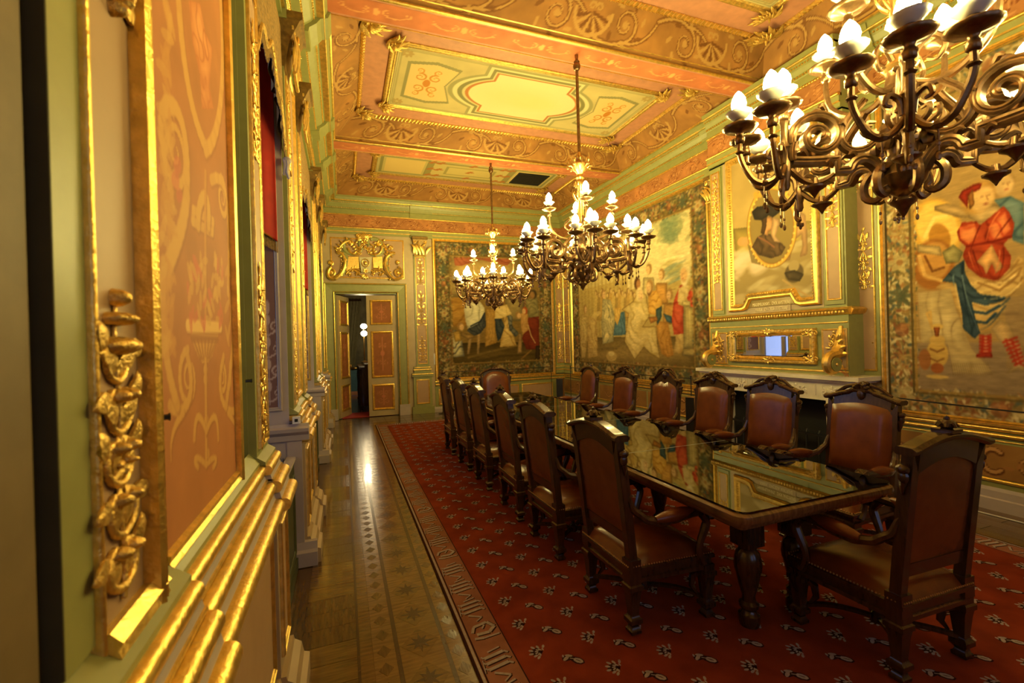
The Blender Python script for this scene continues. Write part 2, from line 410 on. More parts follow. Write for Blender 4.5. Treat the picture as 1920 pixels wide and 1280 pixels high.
# ---------------------------------------------------------------- carved ornament on a plane
class Orn(MB):
    def __init__(s, o=(0, 0, 0), U=(1, 0, 0), V=(0, 0, 1)):
        super().__init__(); s.o, s.Uv, s.Vv = Vector(o), Vector(U), Vector(V); s.N = s.Uv.cross(s.Vv)
    def P(s, u, v, n=0.0): return s.o + s.Uv * u + s.Vv * v + s.N * n
    def line(s, pts, r0, r1=None, n=6, lift=.7, flat=1.0):
        r1 = r0 if r1 is None else r1; k = len(pts) - 1
        s.tube([s.P(p[0], p[1], (r0 + (r1 - r0) * i / k) * lift * flat) for i, p in enumerate(pts)], [r0 + (r1 - r0) * i / k for i in range(k + 1)], n, flat=flat, ref=s.N)
    def spiral(s, cu, cv, r, turns, a0, sgn, rad, flat=1.0):
        s.line(spiral_pts(cu, cv, r, turns, a0, sgn), rad, rad * .55, flat=flat); s.blob(cu, cv, rad * 1.3, rad * 1.3, rad * 2)
    def leaf(s, u, v, ang, L, w, h):
        k = .5 if (int(u * 1000) + int(v * 1000)) % 2 else -.5; pts = []; rs = []
        for t, r_, z in ((0, .25, .2), (.22, .42, .5), (.5, .5, .8), (.75, .38, 1.0), (.92, .2, .95), (1.0, .06, .7)):
            a = ang + k * t; pts.append(s.P(u + L * t * cos(a), v + L * t * sin(a), h * z * .6)); rs.append(w * r_)
        s.tube(pts, rs, 6, flat=max(.3, min(1.0, h / max(w, 1e-6) * .8)), ref=s.N)
    def blob(s, u, v, ru, rv, h, n=8):
        vs = []; fs = []
        for j, (k, z) in enumerate(((1, 0), (.85, .55), (.45, .92))):
            for i in range(n):
                a = 2 * pi * i / n; vs.append(s.P(u + ru * k * cos(a), v + rv * k * sin(a), h * z))
        vs.append(s.P(u, v, h))
        for j in range(2):
            for i in range(n): fs.append((j * n + i, j * n + (i + 1) % n, (j + 1) * n + (i + 1) % n, (j + 1) * n + i))
        for i in range(n): fs.append((2 * n + i, 2 * n + (i + 1) % n, 3 * n))
        s.add(vs, fs)
    def flower(s, u, v, r, h, n=6):
        for i in range(n): s.leaf(u, v, 2 * pi * i / n, r, r * .6, h)
        s.blob(u, v, r * .3, r * .3, h * 1.6, 6)
    def candelabra(s, u0, v0, w, h, rad, tiers=4):
        """mirrored scrolls stacked on a stem, tapering to a bud"""
        s.line([(u0, v0), (u0, v0 + h)], rad * .6, rad * .4)
        for t in range(tiers):
            f = 1 - .55 * t / tiers; dv = h / tiers; v = v0 + dv * t
            for g in (-1, 1):
                r = min(w * .24 * f, dv * .28)
                s.spiral(u0 + g * (w * .5 * f - r), v + dv * .35, r, 1.35, pi / 2 if g > 0 else pi / 2, g, rad)
                s.line(bez((u0, v + dv * .95), (u0 + g * w * .15 * f, v + dv * .9), (u0 + g * (w * .5 * f - r), v + dv * .35 + r), n=6), rad * .8, rad)
                s.line(bez((u0, v), (u0 + g * w * .3 * f, v), (u0 + g * (w * .5 * f - 2 * r), v + dv * .3), n=6), rad * .9, rad * .6)
                s.leaf(u0 + g * w * .12 * f, v + dv * .55, pi / 2 - g * .9, dv * .42, dv * .2, rad * 2.2)
                s.leaf(u0 + g * w * .3 * f, v + dv * .1, pi / 2 - g * 1.9, dv * .3, dv * .16, rad * 2)
            s.flower(u0, v + dv * .62, w * .16 * f, rad * 2.4)
        s.leaf(u0, v0 + h, pi / 2, h * .08, w * .2, rad * 2)

BEAD_FRAME = [(0, 0), (0, .012), (.008, .02), (.018, .02), (.026, .01), (.034, .016), (.042, .01), (.046, .002)]
def gold_frame(name, o, U, V, w, h, width=.05, depth=.025, parent=None, mt=None):
    k = width / .046; d = depth / .02
    return obj(name, MB().frame(o, U, V, w, h, [(a * k, b * d) for a, b in BEAD_FRAME]), mt or GOLD, parent, angle=50)
X, Y, Z = Vector((1, 0, 0)), Vector((0, 1, 0)), Vector((0, 0, 1))
# ================================================================ THE ROOM
XL, XR, YF, YB = -0.38, 5.33, 10.5, -3.0
ZB, ZC = 4.78, 5.10            # beam soffit, coffer ceiling
CXL, CXR, CYF = -0.05, 5.15, 10.3   # edges of the ceiling inside the cornice
BEAMS = [-1.9, 1.3, 4.5, 7.7]; BH = 0.16
NICHES = [(-1.9, -0.5), (2.46, 3.68), (4.95, 6.78), (8.3, 9.6)]
PIERS = [(-3.0, -1.9), (-0.5, 2.46), (3.68, 4.95), (6.78, 8.3), (9.6, 10.5)]

# ---------------------------------------------------------------- floor with inlaid parquet
floor = struct(obj('floor', MB().box(-2.3, 5.7, YB - .25, 15.7, -.12, -.006), PARQD, smooth=False), 'dark oak parquet floor with inlaid star border')
def shared(name, mb, mt, smooth=False):
    me = bpy.data.meshes.new(name); me.from_pydata(mb.v, [], mb.f); me.materials.append(mt)
    return me
def piece(name, me, loc, rz=0, parent=None):
    o = link(name, me, parent if parent is not None else floor); o.location = loc; o.rotation_euler = (0, 0, rz); return o
blk = [shared('parquet_block', MB().box(.002, .276, .0015, .158, -.006, 0), a) for a in (PARQ, PARQD, PARQL)]
k = 0
y = 1.2
while y < 10.3:
    piece('parquet_block', blk[(k * 7 // 3) % 2], (-.25, y, random.uniform(-.0006, 0))); k += 1; y += .16
for xs, w in ((.028, .012), (.214, .021), (.455, .021)):
    piece('inlay_strip', shared('inlay_strip', MB().box(0, w, 1.2, 10.3, -.006, -.0002), INLAY), (xs, 0, 0))
for xs, w, mt in ((.04, .064, PARQ), (.104, .11, PARQL), (.235, .22, PARQL), (.476, .084, PARQL)):
    me = shared('border_board', MB().box(.0008, w - .0008, .001, .839, -.006, -.0004), mt)
    for j in range(11): piece('border_board', me, (xs, 1.2 + j * .84, 0))
dia = shared('diamond_tile', MB().prism([(-.1, 0), (0, -.127), (.1, 0), (0, .127)], (0, 0, 0), X, Y, .0007), PARQ)
star = []
for i in range(16):
    a = pi * i / 8; r = (.075 if i % 4 == 0 else .058) if i % 2 == 0 else .028
    star.append((r * cos(a), 1.15 * r * sin(a)))
starm = shared('star_inlay', MB().prism(star, (0, 0, .0006), X, Y, .0006), INLAY)
sdia = shared('small_diamond', MB().prism([(-.036, 0), (0, -.05), (.036, 0), (0, .05)], (0, 0, -.0004), X, Y, .0008), PARQD)
for j in range(32):
    yy = 1.35 + j * .28
    piece('diamond_tile', dia, (.345, yy, -.0003)); piece('star_inlay', starm, (.345, yy, -.0003))
    for q in (0, .14): piece('small_diamond', sdia, (.159, yy + q, 0)); piece('small_diamond', sdia, (.52, yy + q, 0))
rb = [shared('parquet_board', MB().box(.0015, .148, .002, .6, -.006, 0), a) for a in (PARQ, PARQD)]
for i in range(5):
    for j in range(9): piece('parquet_board', rb[(i + j) % 2], (4.56 + i * .15, .6 + j * .602 - (i % 2) * .3, 0))
fb = [shared('threshold_board', MB().box(.002, .38, .002, .17, -.006, 0), a) for a in (PARQ, PARQD)]
for i in range(14):
    for j in range(6): piece('threshold_board', fb[(i * 2 + j) % 2], (.04 + i * .382 - (j % 2) * .0, 9.44 + j * .172, 0))

# ---------------------------------------------------------------- helpers for classical mouldings
def roll(d, z, r, n=7):
    return [(0, z + r)] + [(d + r * cos(pi / 2 - pi * i / n), z + r * sin(pi / 2 - pi * i / n)) for i in range(n + 1)] + [(0, z - r)]
def beads(mb, p0, p1, D, w, h, step, Zv=Z):
    p0, p1, D = Vector(p0), Vector(p1), Vector(D); T = (p1 - p0); L = T.length; T.normalize(); n = int(L / step)
    for i in range(n):
        c = p0 + T * (step * (i + .5)); a = T * w * .5; vs = []
        for q, e in ((0, 1), (.7, .55)):
            for su, sv in ((-1, -1), (1, -1), (1, 1), (-1, 1)): vs.append(c + a * su * e + Zv * (h * .5 * sv * e) + D * (w * q))
        mb.add(vs, [(4, 5, 6, 7), (0, 1, 5, 4), (1, 2, 6, 5), (2, 3, 7, 6), (3, 0, 4, 7)])
SCROLLCOL = [(120, 70, 38), (146, 92, 52), (96, 58, 34), (190, 140, 86)]
def scroll_band(c, w, h, col, hi, p=.62, shells=None):
    """painted acanthus rinceau along a band of length w, height h"""
    f = .8 + .4 * fbm(c.U, c.V, 5, 2); c.mult(f)
    n = max(1, int(w / p)); p = w / n
    for i in range(n):
        u = p * (i + .5); g = 1 if i % 2 else -1; cv = h * (.5 + .04 * g); r = min(h * .36, p * .33)
        for cc, ww, o in ((col, h * .13, .012), (hi, h * .06, 0)):
            c.spiral(u, cv - o * h, r, 1.6, -g * pi / 2, g, ww, cc)
            c.stroke(bez((u - p * .5, h * (.5 - .26 * g)), (u - p * .2, h * (.5 - .5 * g)), (u, cv - g * r), n=8), ww, cc)
            c.stroke(bez((u, cv - g * r), (u + p * .35, h * (.5 - .35 * g)), (u + p * .5, h * (.5 + .26 * g)), n=8), ww * .8, cc)
        for k in range(7):
            a = 2 * pi * k / 7 + i; q = r * 1.25
            c.ell(u + q * cos(a) * 1.15, cv + q * sin(a) * .9, h * .11, h * .045, col if k % 2 else hi, a + .8, .85)
        c.ell(u, cv, h * .08, h * .08, hi, 0, .9)
    for su in (shells or []):
        R = h * .42
        for k in range(9):
            a = pi + pi * k / 8; a2 = pi * .08 + pi * .84 * k / 8
            c.stroke([(su, h * .62), (su - R * cos(a2), h * .62 - R * sin(a2))], h * .07, hi if k % 2 else col)
        c.stroke([(su - R * 1.2 * cos(t), h * .66 - R * 1.15 * sin(t)) for t in np.linspace(0, pi, 16)], h * .08, hi)
        c.spiral(su - h * .1, h * .74, h * .1, 1.2, 0, 1, h * .06, hi); c.spiral(su + h * .1, h * .74, h * .1, 1.2, pi, -1, h * .06, hi)
def entablature(name, wall, p0, p1, D, breaks=(), deep=.18, flip=False):
    """frieze band, bead rows and cornice along the top of one wall (from p0 to p1 at floor level, D into the room)"""
    p0, p1, D = Vector(p0), Vector(p1), Vector(D); T = (p1 - p0); L = T.length; T.normalize()
    g = obj('architrave', MB().strip([(0, 4.02), (.03, 4.02), (.03, 4.07), (.045, 4.07), (.045, 4.14), (0, 4.14)], p0, p1, D), GREEN, wall, smooth=False)
    obj('architrave_gilding', MB().strip([(.03, 4.065), (.05, 4.065), (.05, 4.08), (.03, 4.08)], p0, p1, D).strip(roll(.05, 4.155, .016), p0, p1, D), GOLD, wall)
    mb = MB(); k = deep / .18
    mb.strip([(0, 4.44), (.03, 4.44), (.03, 4.55), (.06 * k, 4.56), (.065 * k, 4.60), (.10 * k, 4.65), (.12 * k, 4.70), (.165 * k, 4.72), (.18 * k, 4.78), (0, 4.80)], p0, p1, D)
    for a, b in breaks: mb.strip([(0, 4.435), (.055, 4.435), (.055, 4.545), (.085 * k, 4.555), (.09 * k, 4.595), (.125 * k, 4.645), (.145 * k, 4.695), (.18 * k, 4.715), (.195 * k, 4.775), (0, 4.775)], p0 + T * a, p0 + T * b, D)
    obj('cornice', mb, GREEN, wall, smooth=False)
    mb = MB(); beads(mb, p0 + Z * 4.575 + D * .06 * k, p1 + Z * 4.575 + D * .06 * k, D, .022, .024, .036)
    beads(mb, p0 + Z * 4.68 + D * .11 * k, p1 + Z * 4.68 + D * .11 * k, D, .02, .02, .034)
    beads(mb, p0 + Z * 4.165 + D * .045, p1 + Z * 4.165 + D * .045, D, .02, .02, .036)
    mb.strip(roll(.03, 4.44, .013), p0, p1, D); mb.strip(roll(.16 * k, 4.715, .012), p0, p1, D); beads(mb, p0 + Z * 4.44 + D * .04, p1 + Z * 4.44 + D * .04, D, .018, .018, .034)
    o = obj('bead_row', mb, GOLD, wall, smooth=False); o['kind'] = 'stuff'
    for a, b in breaks:
        obj('architrave_block', MB().strip([(0, 4.0), (.06, 4.0), (.06, 4.14), (0, 4.14)], p0 + T * a, p0 + T * b, D), GREEN, wall, smooth=False)
    painted('frieze', p0 + D * .022 + Z * 4.175, T, Z, lsp(0, L, int(L * 60)), lsp(0, .255, 24), lambda c: scroll_band(c, L, .255, (122, 68, 34), (190, 136, 84), .44), PAINT, (168, 112, 66), wall)
    obj('frieze_backing', MB().strip([(0, 4.14), (.02, 4.14), (.02, 4.66), (0, 4.66)], p0, p1, D), PINK, wall, smooth=False)

# ---------------------------------------------------------------- right wall
wall_right = struct(obj('wall_right', MB().box(XR, XR + .25, YB, YF + .25, 0, 5.4), TAN, smooth=False), 'tan painted wall with gilded mouldings and dado')
entablature('r', wall_right, (XR, YF, 0), (XR, YB, 0), -X, [(YF - 5.5, YF - 5.2), (YF - 3.42, YF - 3.1), (.0, .3)])
def right_dado(y0, y1):
    p0, p1 = Vector((XR, y1, 0)), Vector((XR, y0, 0)); D = -X
    obj('dado_board', MB().strip([(0, .2), (.02, .2), (.02, .73), (0, .73)], p0, p1, D), GREEN, wall_right, smooth=False)
    obj('dado_rail', MB().strip(roll(.025, .712, .02), p0, p1, D).strip(roll(.03, .66, .018), p0, p1, D).strip(roll(.02, .262, .018), p0, p1, D).strip(roll(.02, .61, .007), p0, p1, D), GOLD, wall_right)
    L = y1 - y0; n = max(1, round(L / 1.5)); w = L / n
    for i in range(n):
        def pf(c, w=w):
            c.mult(.85 + .3 * fbm(c.U, c.V, 7, 4)); h = .3
            for g in (-1, 1):
                u = w / 2 - .04
                for cc, ww, o in (((92, 52, 26), .05, .006), ((186, 138, 82), .028, 0)):
                    c.stroke([(u + g * .10 + .075 * cos(t) * g * -1, .15 - o + .1 * sin(t)) for t in np.linspace(-2.3, 2.3, 20)], ww, cc)
                    c.spiral(u + g * .34, .13 - o, .085, 1.4, 1.2, g, ww * .6, cc)
                    c.stroke(bez((u + g * .4, .07), (u + g * .52, .04), (u + g * .6, .16), n=8), ww * .6, cc)
                for k in range(5): c.ell(u + g * (.2 + k * .07), .1 + .04 * sin(k * 2), .035, .014, (160, 108, 60), k, .9)
        painted('dado_panel', (XR - .024, y1 - i * w - .02, .285), -Y, Z, lsp(0, w - .04, 120), lsp(0, .3, 30), pf, PAINT, (142, 102, 54), wall_right)
right_dado(5.4, YF); right_dado(YB, 3.12)
struct(obj('baseboard_right', MB().strip([(0, 0), (.045, 0), (.045, .1), (.03, .11), (.03, .17), (.02, .2), (0, .2)], (XR, YF, 0), (XR, 5.4, 0), -X)
           .strip([(0, 0), (.045, 0), (.045, .1), (.03, .11), (.03, .17), (.02, .2), (0, .2)], (XR, 3.12, 0), (XR, YB, 0), -X), STONE, smooth=False), 'stepped grey baseboard along the right wall')

def pilaster(wall, o, U, w, z0, z1, t=.025, relief=True, body=GREEN, panel=PINK, tiers=3, spots=None):
    """flat pilaster: slab, gilded frame, sunk pink panel and carved relief"""
    o, U = Vector(o), Vector(U); N = U.cross(Z)
    mb = MB(); mb.prism([(0, 0), (w, 0), (w, z1 - z0), (0, z1 - z0)], o + Z * z0, U, Z, t)
    obj('pilaster', mb, body, wall, smooth=False)
    b = w * .16
    obj('pilaster_panel', MB().prism([(b, .06), (w - b, .06), (w - b, z1 - z0 - .06), (b, z1 - z0 - .06)], o + Z * z0, U, Z, t + .003), panel, wall, smooth=False)
    gold_frame('gilded_moulding', o + U * (b - .012) + Z * (z0 + .048) + N * t, U, Z, w - 2 * b + .024, z1 - z0 - .096, .02, .014, wall)
    if relief:
        og = Orn(o + N * (t + .003), U, Z)
        for a, h in (spots or ((z0 + .12, .55), ((z0 + z1) / 2 - .35, .7), (z1 - .8, .6))):
            og.candelabra(w / 2, a, (w - 2 * b) * .8, h, .007, tiers)
        obj('carved_relief', og, GOLD, wall)
def capital(wall, o, U, w, z0, h=.42, out=.07):
    """gilded leafy capital"""
    o, U = Vector(o), Vector(U); N = U.cross(Z)
    mb = MB(); rings = []
    for f, q, dz in ((0, 0, 0), (.05, .3, .5), (.16, .9, .86), (.2, 1.05, .88), (.2, 1.05, 1.0)):
        e = w * f; t = .03 + out * q
        rings.append([o + U * (-e) + Z * (z0 + h * dz), o + U * (-e) + N * t + Z * (z0 + h * dz), o + U * (w + e) + N * t + Z * (z0 + h * dz), o + U * (w + e) + Z * (z0 + h * dz)])
    mb.loops(rings)
    obj('capital', mb, GOLDD, wall, smooth=False)  # core coloured dark so the leaf crevices carry painted shade
    og = Orn(o + N * (.05 + out * .3) + Z * z0, U, Z)
    for g in (-1, 1):
        og.spiral(w / 2 + g * w * .5, h * .76, w * .17, 1.5, pi / 2, g, .016); og.leaf(w / 2 + g * w * .3, h * .05, pi / 2, h * .6, w * .3, .04)
        og.leaf(w / 2 + g * w * .55, h * .1, pi / 2 + -g * .2, h * .5, w * .25, .03)
    og.leaf(w / 2, h * .02, pi / 2, h * .62, w * .3, .055); og.flower(w / 2, h * .86, w * .16, .03); og.line([(-w * .18, h * .95), (w * 1.18, h * .95)], .016)
    for g in (-1, 1): og.leaf(w / 2 + g * w * .12, h * .45, pi / 2 - g * .5, h * .35, w * .16, .05); og.flower(w / 2 + g * w * .35, h * .55, w * .12, .03, 5)
    og.line([(-.01, -.01), (w + .01, -.01)], .014)
    obj('capital_leaves', og, GOLD, wall)

pilaster(wall_right, (XR, 5.46, 0), -Y, .2, .75, 3.98, relief=False, panel=TAN)
capital(wall_right, (XR, 5.45, 0), -Y, .18, 3.62, .38)
pilaster(wall_right, (XR, 3.42, 0), -Y, .28, 1.12, 4.0, spots=((2.05, .62), (3.1, .6)))
pilaster(wall_right, (XR, 10.47, 0), -Y, .42, .95, 4.0, spots=((1.1, .5), (1.8, .75), (2.9, .7)))
obj('pilaster_base', MB().strip([(0, .75), (.06, .75), (.06, .82), (.045, .85), (.05, .9), (.03, .95), (0, .95)], (XR, 10.49, 0), (XR, 10.02, 0), -X), GREEN, wall_right, smooth=False)
obj('pilaster_base_gilding', MB().strip(roll(.055, .84, .014), (XR, 10.49, 0), (XR, 10.02, 0), -X).strip(roll(.035, .92, .012), (XR, 10.49, 0), (XR, 10.02, 0), -X), GOLD, wall_right)

# ---------------------------------------------------------------- far wall with doorway
DX0, DX1, DZ = -.14, 1.17, 2.74
wall_back = struct(obj('wall_back', MB().box(-1.1, DX0, YF, YF + .3, 0, 5.4).box(DX1, 5.6, YF, YF + .3, 0, 5.4).box(DX0, DX1, YF, YF + .3, DZ, 5.4), TAN, smooth=False), 'tan painted end wall with doorway')
entablature('b', wall_back, (-.4, YF, 0), (XR, YF, 0), -Y, [(1.9, 2.4), (5.4, 5.7)])
mb = MB()
arch = [(0, 0), (0, .05), (.03, .06), (.05, .045), (.18, .03), (.2, .02), (.215, .0)]
for (a0, a1, hh) in ((DX0 - .215, DX1 + .215, DZ + .215),):
    U, V = X, Z; o = Vector((a0, YF, 0)); w = a1 - a0; N = -Y; rings = []
    for d, t in arch:
        rings.append([o + X * d + N * t, o + X * d + Z * (hh - d) + N * t, o + X * (w - d) + Z * (hh - d) + N * t, o + X * (w - d) + N * t])
    for j in range(len(rings) - 1):
        for i in range(3): mb.add([rings[j][i], rings[j][i + 1], rings[j + 1][i + 1], rings[j + 1][i]], [(0, 3, 2, 1)])
struct(obj('trim_1', mb, GREEN, smooth=False), 'sage green door surround with gilded edges')
t1 = bpy.data.objects['trim_1']
for d, r in ((.02, .018), (.2, .012)):
    a0, a1, hh = DX0 - .215 + d, DX1 + .215 - d, DZ + .215 - d
    obj('door_gilding', MB().tube([(a0, YF - .05, .24), (a0, YF - .05, hh), ((a0 + a1) / 2, YF - .05, hh), (a1, YF - .05, hh), (a1, YF - .05, .24)], r, 8), GOLD, t1)
for a0 in (DX0 - .22, DX1 - .01): obj('plinth_block', MB().box(a0, a0 + .23, YF - .075, YF, 0, .24), STONE, t1, smooth=False)
obj('door_lining', MB().box(DX0, DX0 + .02, YF, YF + .3, 0, DZ).box(DX1 - .02, DX1, YF, YF + .3, 0, DZ).box(DX0, DX1, YF, YF + .3, DZ - .02, DZ), GREEN, t1, smooth=False)
def door_leaf(name, label, w, h):
    mb = MB().box(0, w, -.025, .025, .01, h)
    o = struct(obj(name, mb, TAN, smooth=False), label)
    for side in (-1, 1):
        for z0, z1 in ((.14, .72), (.86, 1.9), (2.04, h - .1)):
            def pf(c, w=w - .22, h=z1 - z0 - .1):
                c.mult(.9 + .2 * fbm(c.U, c.V, 12, 3)); m_ = w / 2
                for g in (-1, 1):
                    c.spiral(m_ + g * w * .18, h * .3, w * .14, 1.4, pi / 2, g, .012, (190, 120, 84)); c.spiral(m_ + g * w * .16, h * .72, w * .11, 1.4, -pi / 2, -g, .011, (190, 120, 84))
                c.stroke([(m_, h * .12), (m_, h * .9)], .01, (190, 120, 84)); c.ell(m_, h * .52, w * .1, h * .07, (186, 112, 80))
            U = X if side < 0 else -X; x0 = .1 if side < 0 else w - .1
            painted('door_panel', (x0 + .01 * -side, .026 * side, z0 + .05), U, Z, lsp(0, w - .22, 24), lsp(0, z1 - z0 - .1, 40), pf, PAINT, (150, 94, 58), o)
            gold_frame('gilded_moulding', (x0 - .02 * -side, .025 * side, z0), U, Z, w - .16, z1 - z0, .05, .022, o)
    h_ = MB(); h_.lathe([(.004, -.05), (.014, -.05), (.016, 0), (.03, .02), (.02, .045), (0.004, .05)], 10)
    hm = obj('door_handle', MB().ell((w - .06, -.06, 1.12), .022, .02, .045).tube([(w - .06, -.02, 1.12), (w - .06, -.06, 1.12)], .01), BRASS, o)
    return o
d2 = door_leaf('door_1', 'tan door leaf with three gilded panels standing half open', .64, 2.70)
d2.location = (DX1 - .02, YF + .06, 0); d2.rotation_euler = (0, 0, radians(180 - 5)); d2.scale = (1, 1, 1)
d1 = door_leaf('door_2', 'tan door leaf with gilded panels swung wide open into the next room', .64, 2.70)
d1.location = (DX0 + .03, YF + .1, 0); d1.rotation_euler = (0, 0, radians(68))
# pilaster beside the door, on its pedestal
pilaster(wall_back, (1.56, YF, 0), X, .29, 1.08, 3.62, spots=((1.2, .52), (2.0, .75), (2.95, .55)))
capital(wall_back, (1.58, YF, 0), X, .25, 3.6, .42, .09)
mb = MB(); mb.box(1.44, 1.94, YF - .08, YF, 0, .16); mb.box(1.48, 1.9, YF - .06, YF, .16, .84); mb.box(1.45, 1.93, YF - .085, YF, .84, .93); mb.box(1.5, 1.88, YF - .06, YF, .93, 1.08)
obj('pilaster_pedestal', mb, GREEN, wall_back, smooth=False)
gold_frame('gilded_moulding', (1.54, YF - .06, .22), X, Z, .3, .56, .03, .014, wall_back)
obj('pedestal_panel', MB().box(1.565, 1.815, YF - .066, YF - .06, .245, .755), PINK, wall_back, smooth=False)
obj('pedestal_gilding', MB().strip(roll(.08, .9, .014), (1.45, YF, 0), (1.93, YF, 0), -Y).strip(roll(.06, 1.0, .016), (1.49, YF, 0), (1.89, YF, 0), -Y).strip(roll(.055, 1.05, .012), (1.51, YF, 0), (1.87, YF, 0), -Y), GOLD, wall_back)
pilaster(wall_back, (5.08, YF, 0), X, .25, .95, 4.0, spots=((1.1, .5), (1.8, .75), (2.9, .7)))
obj('pilaster_base', MB().strip([(0, .75), (.06, .75), (.06, .82), (.045, .85), (.05, .9), (.03, .95), (0, .95)], (5.06, YF, 0), (XR, YF, 0), -Y), GREEN, wall_back, smooth=False)
obj('pilaster_base_gilding', MB().strip(roll(.055, .84, .014), (5.06, YF, 0), (XR, YF, 0), -Y).strip(roll(.035, .92, .012), (5.06, YF, 0), (XR, YF, 0), -Y), GOLD, wall_back)
# dado of the far wall
p0, p1 = Vector((1.98, YF, 0)), Vector((XR, YF, 0))
obj('dado_board', MB().strip([(0, .12), (.02, .12), (.02, .73), (0, .73)], p0, p1, -Y), GREEN, wall_back, smooth=False)
obj('dado_rail', MB().strip(roll(.025, .70, .022), p0, p1, -Y).strip(roll(.03, .63, .02), p0, p1, -Y), GOLD, wall_back)
for a0, w in ((2.05, .95), (3.1, .95), (4.12, .85)):
    obj('dado_panel', MB().box(a0 + .03, a0 + w - .03, YF - .024, YF - .02, .19, .5), PINK, wall_back, smooth=False)
    gold_frame('gilded_moulding', (a0, YF - .02, .16), X, Z, w, .37, .035, .016, wall_back)
struct(obj('baseboard_back', MB().strip([(0, 0), (.045, 0), (.045, .08), (.03, .12), (0, .12)], (1.94, YF, 0), (XR, YF, 0), -Y), STONE, smooth=False), 'grey baseboard under the far tapestry')
# overdoor panel and cartouche (authored on the wall plane)
gold_frame('gilded_moulding', (-.2, YF, 3.06), X, Z, 1.55, .88, .03, .014, wall_back)
obj('overdoor_panel', MB().box(-.18, 1.33, YF - .004, YF, 3.08, 3.92), PINK, wall_back, smooth=False)
def od(x, y):
    p = on_y(600 + x / 10.667, 420 + y / 10.667, YF); return (p.x, p.z)
og = Orn((0, YF - .004, 0), X, Z)
def band(P, r, n=12):
    og.line([od(*p) for p in bez(*P, n=n)], r, r * .8, n=8, flat=.45)
band(((400, 570), (600, 600), (580, 900), (400, 1040)), .05); band(((1450, 590), (1270, 600), (1270, 900), (1420, 1050)), .05)
band(((600, 330), (420, 330), (420, 560), (640, 600)), .045); band(((640, 600), (720, 620), (820, 580), (840, 480)), .035)
band(((1010, 300), (1180, 260), (1300, 420), (1230, 600)), .045); band(((1230, 600), (1150, 650), (1020, 640), (970, 560)), .035); band(((800, 440), (760, 330), (820, 260), (900, 260)), .035); band(((980, 440), (930, 360), (960, 260), (1040, 250)), .035)
obj('cartouche_ribbon', og, GREEN, wall_back)
og = Orn((0, YF - .004, 0), X, Z)
og.prism([od(*p) for p in ((560, 640), (780, 640), (800, 900), (680, 900), (520, 940))], (0, YF - .004, 0), X, Z, .035, .1)
og.prism([od(*p) for p in ((1040, 660), (1250, 640), (1260, 900), (1060, 890))], (0, YF - .004, 0), X, Z, .035, .1)
def ol(pts, r0, r1=None): og.line([od(*p) for p in pts], r0 * 1.4, (r1 or r0) * 1.4)
ol(bez((330, 560), (560, 560), (560, 960), (300, 1100)), .022, .03); ol(bez((1500, 590), (1230, 560), (1230, 980), (1480, 1110)), .022, .03)
for cx, cyy, r, g in ((220, 960, .088, 1), (1560, 970, .088, -1), (600, 370, .055, 1), (1180, 400, .055, -1), (1420, 480, .045, -1), (210, 780, .05, 1), (1560, 770, .04, -1), (1000, 250, .05, -1), (760, 240, .05, 1)):
    u, v = od(cx, cyy); og.spiral(u, v, r, 1.7, -pi / 2, g, .028)
ol(bez((300, 1100), (160, 1130), (110, 960), (220, 860)), .03, .022); ol(bez((1480, 1110), (1680, 1120), (1690, 960), (1560, 860)), .03, .022)
ol(bez((570, 330), (380, 400), (420, 520), (330, 500)), .022, .014); ol(bez((1230, 430), (1250, 620), (1100, 640), (1000, 600)), .02, .014); ol(bez((560, 480), (600, 640), (750, 640), (830, 590)), .02, .014)
ol(bez((520, 1000), (600, 880), (700, 880), (800, 950)), .018, .014); ol(bez((1320, 1000), (1220, 900), (1120, 900), (1040, 950)), .018, .014)
u, v = od(880, 230)
for i in range(9): og.leaf(u, v - .1, pi * (.1 + .1 * i), .17, .06, .05)
og.flower(u, v - .13, .09, .05); u, v = od(900, 1060)
for i in range(5): og.leaf(u, v + .06, pi * (1.2 + .15 * i), .12, .05, .04)
for i in range(10):
    og.blob(*od(420 + 14 * sin(i * .35) - i * 2, 640 + i * 38), .018, .018, .04); og.blob(*od(1390 - 10 * sin(i * .35), 700 + i * 30), .016, .016, .035)
for x_, y_ in ((800, 480), (840, 420), (900, 470), (950, 500), (880, 380), (780, 560), (980, 560), (330, 500), (1290, 460), (600, 1010), (740, 1000), (1060, 1000), (1200, 1010)):
    og.flower(*od(x_, y_), .05, .035, 5)
for P in (((330, 560), (560, 560), (560, 960), (300, 1100)), ((1500, 590), (1230, 560), (1230, 980), (1480, 1110)), ((570, 330), (380, 400), (420, 520), (330, 500)), ((1180, 300), (1350, 420), (1300, 560), (1400, 600)), ((520, 1010), (600, 880), (700, 880), (800, 980)), ((1320, 1010), (1220, 900), (1120, 900), (1040, 980)), ((640, 350), (760, 450), (780, 560), (700, 600)), ((1150, 380), (1020, 460), (1020, 560), (1100, 600))):
    q = [od(*p) for p in bez(*P, n=9)]; og.line(q, .014, .012)
    for i in range(len(q) - 1):
        a_ = atan2(q[i + 1][1] - q[i][1], q[i + 1][0] - q[i][0]); og.leaf(q[i][0], q[i][1], a_ + (.9 if i % 2 else -.9), .095, .045, .05)
obj('cartouche_gilding', og, GOLD, wall_back)
og = Orn((0, YF - .01, 0), X, Z)
og.prism([od(*p) for p in ((770, 660), (1040, 660), (1010, 980), (820, 980))], (0, YF - .004, 0), X, Z, .06, .06)
obj('cartouche_shield', og, CREAM, wall_back)
og = Orn((0, YF - .064, 0), X, Z); u, v = od(905, 790)
og.line([(u + .075 * cos(t), v + .085 * sin(t)) for t in np.linspace(0, 2 * pi, 18)], .012); og.blob(u, v, .045, .055, .03); og.flower(*od(905, 940), .06, .02)
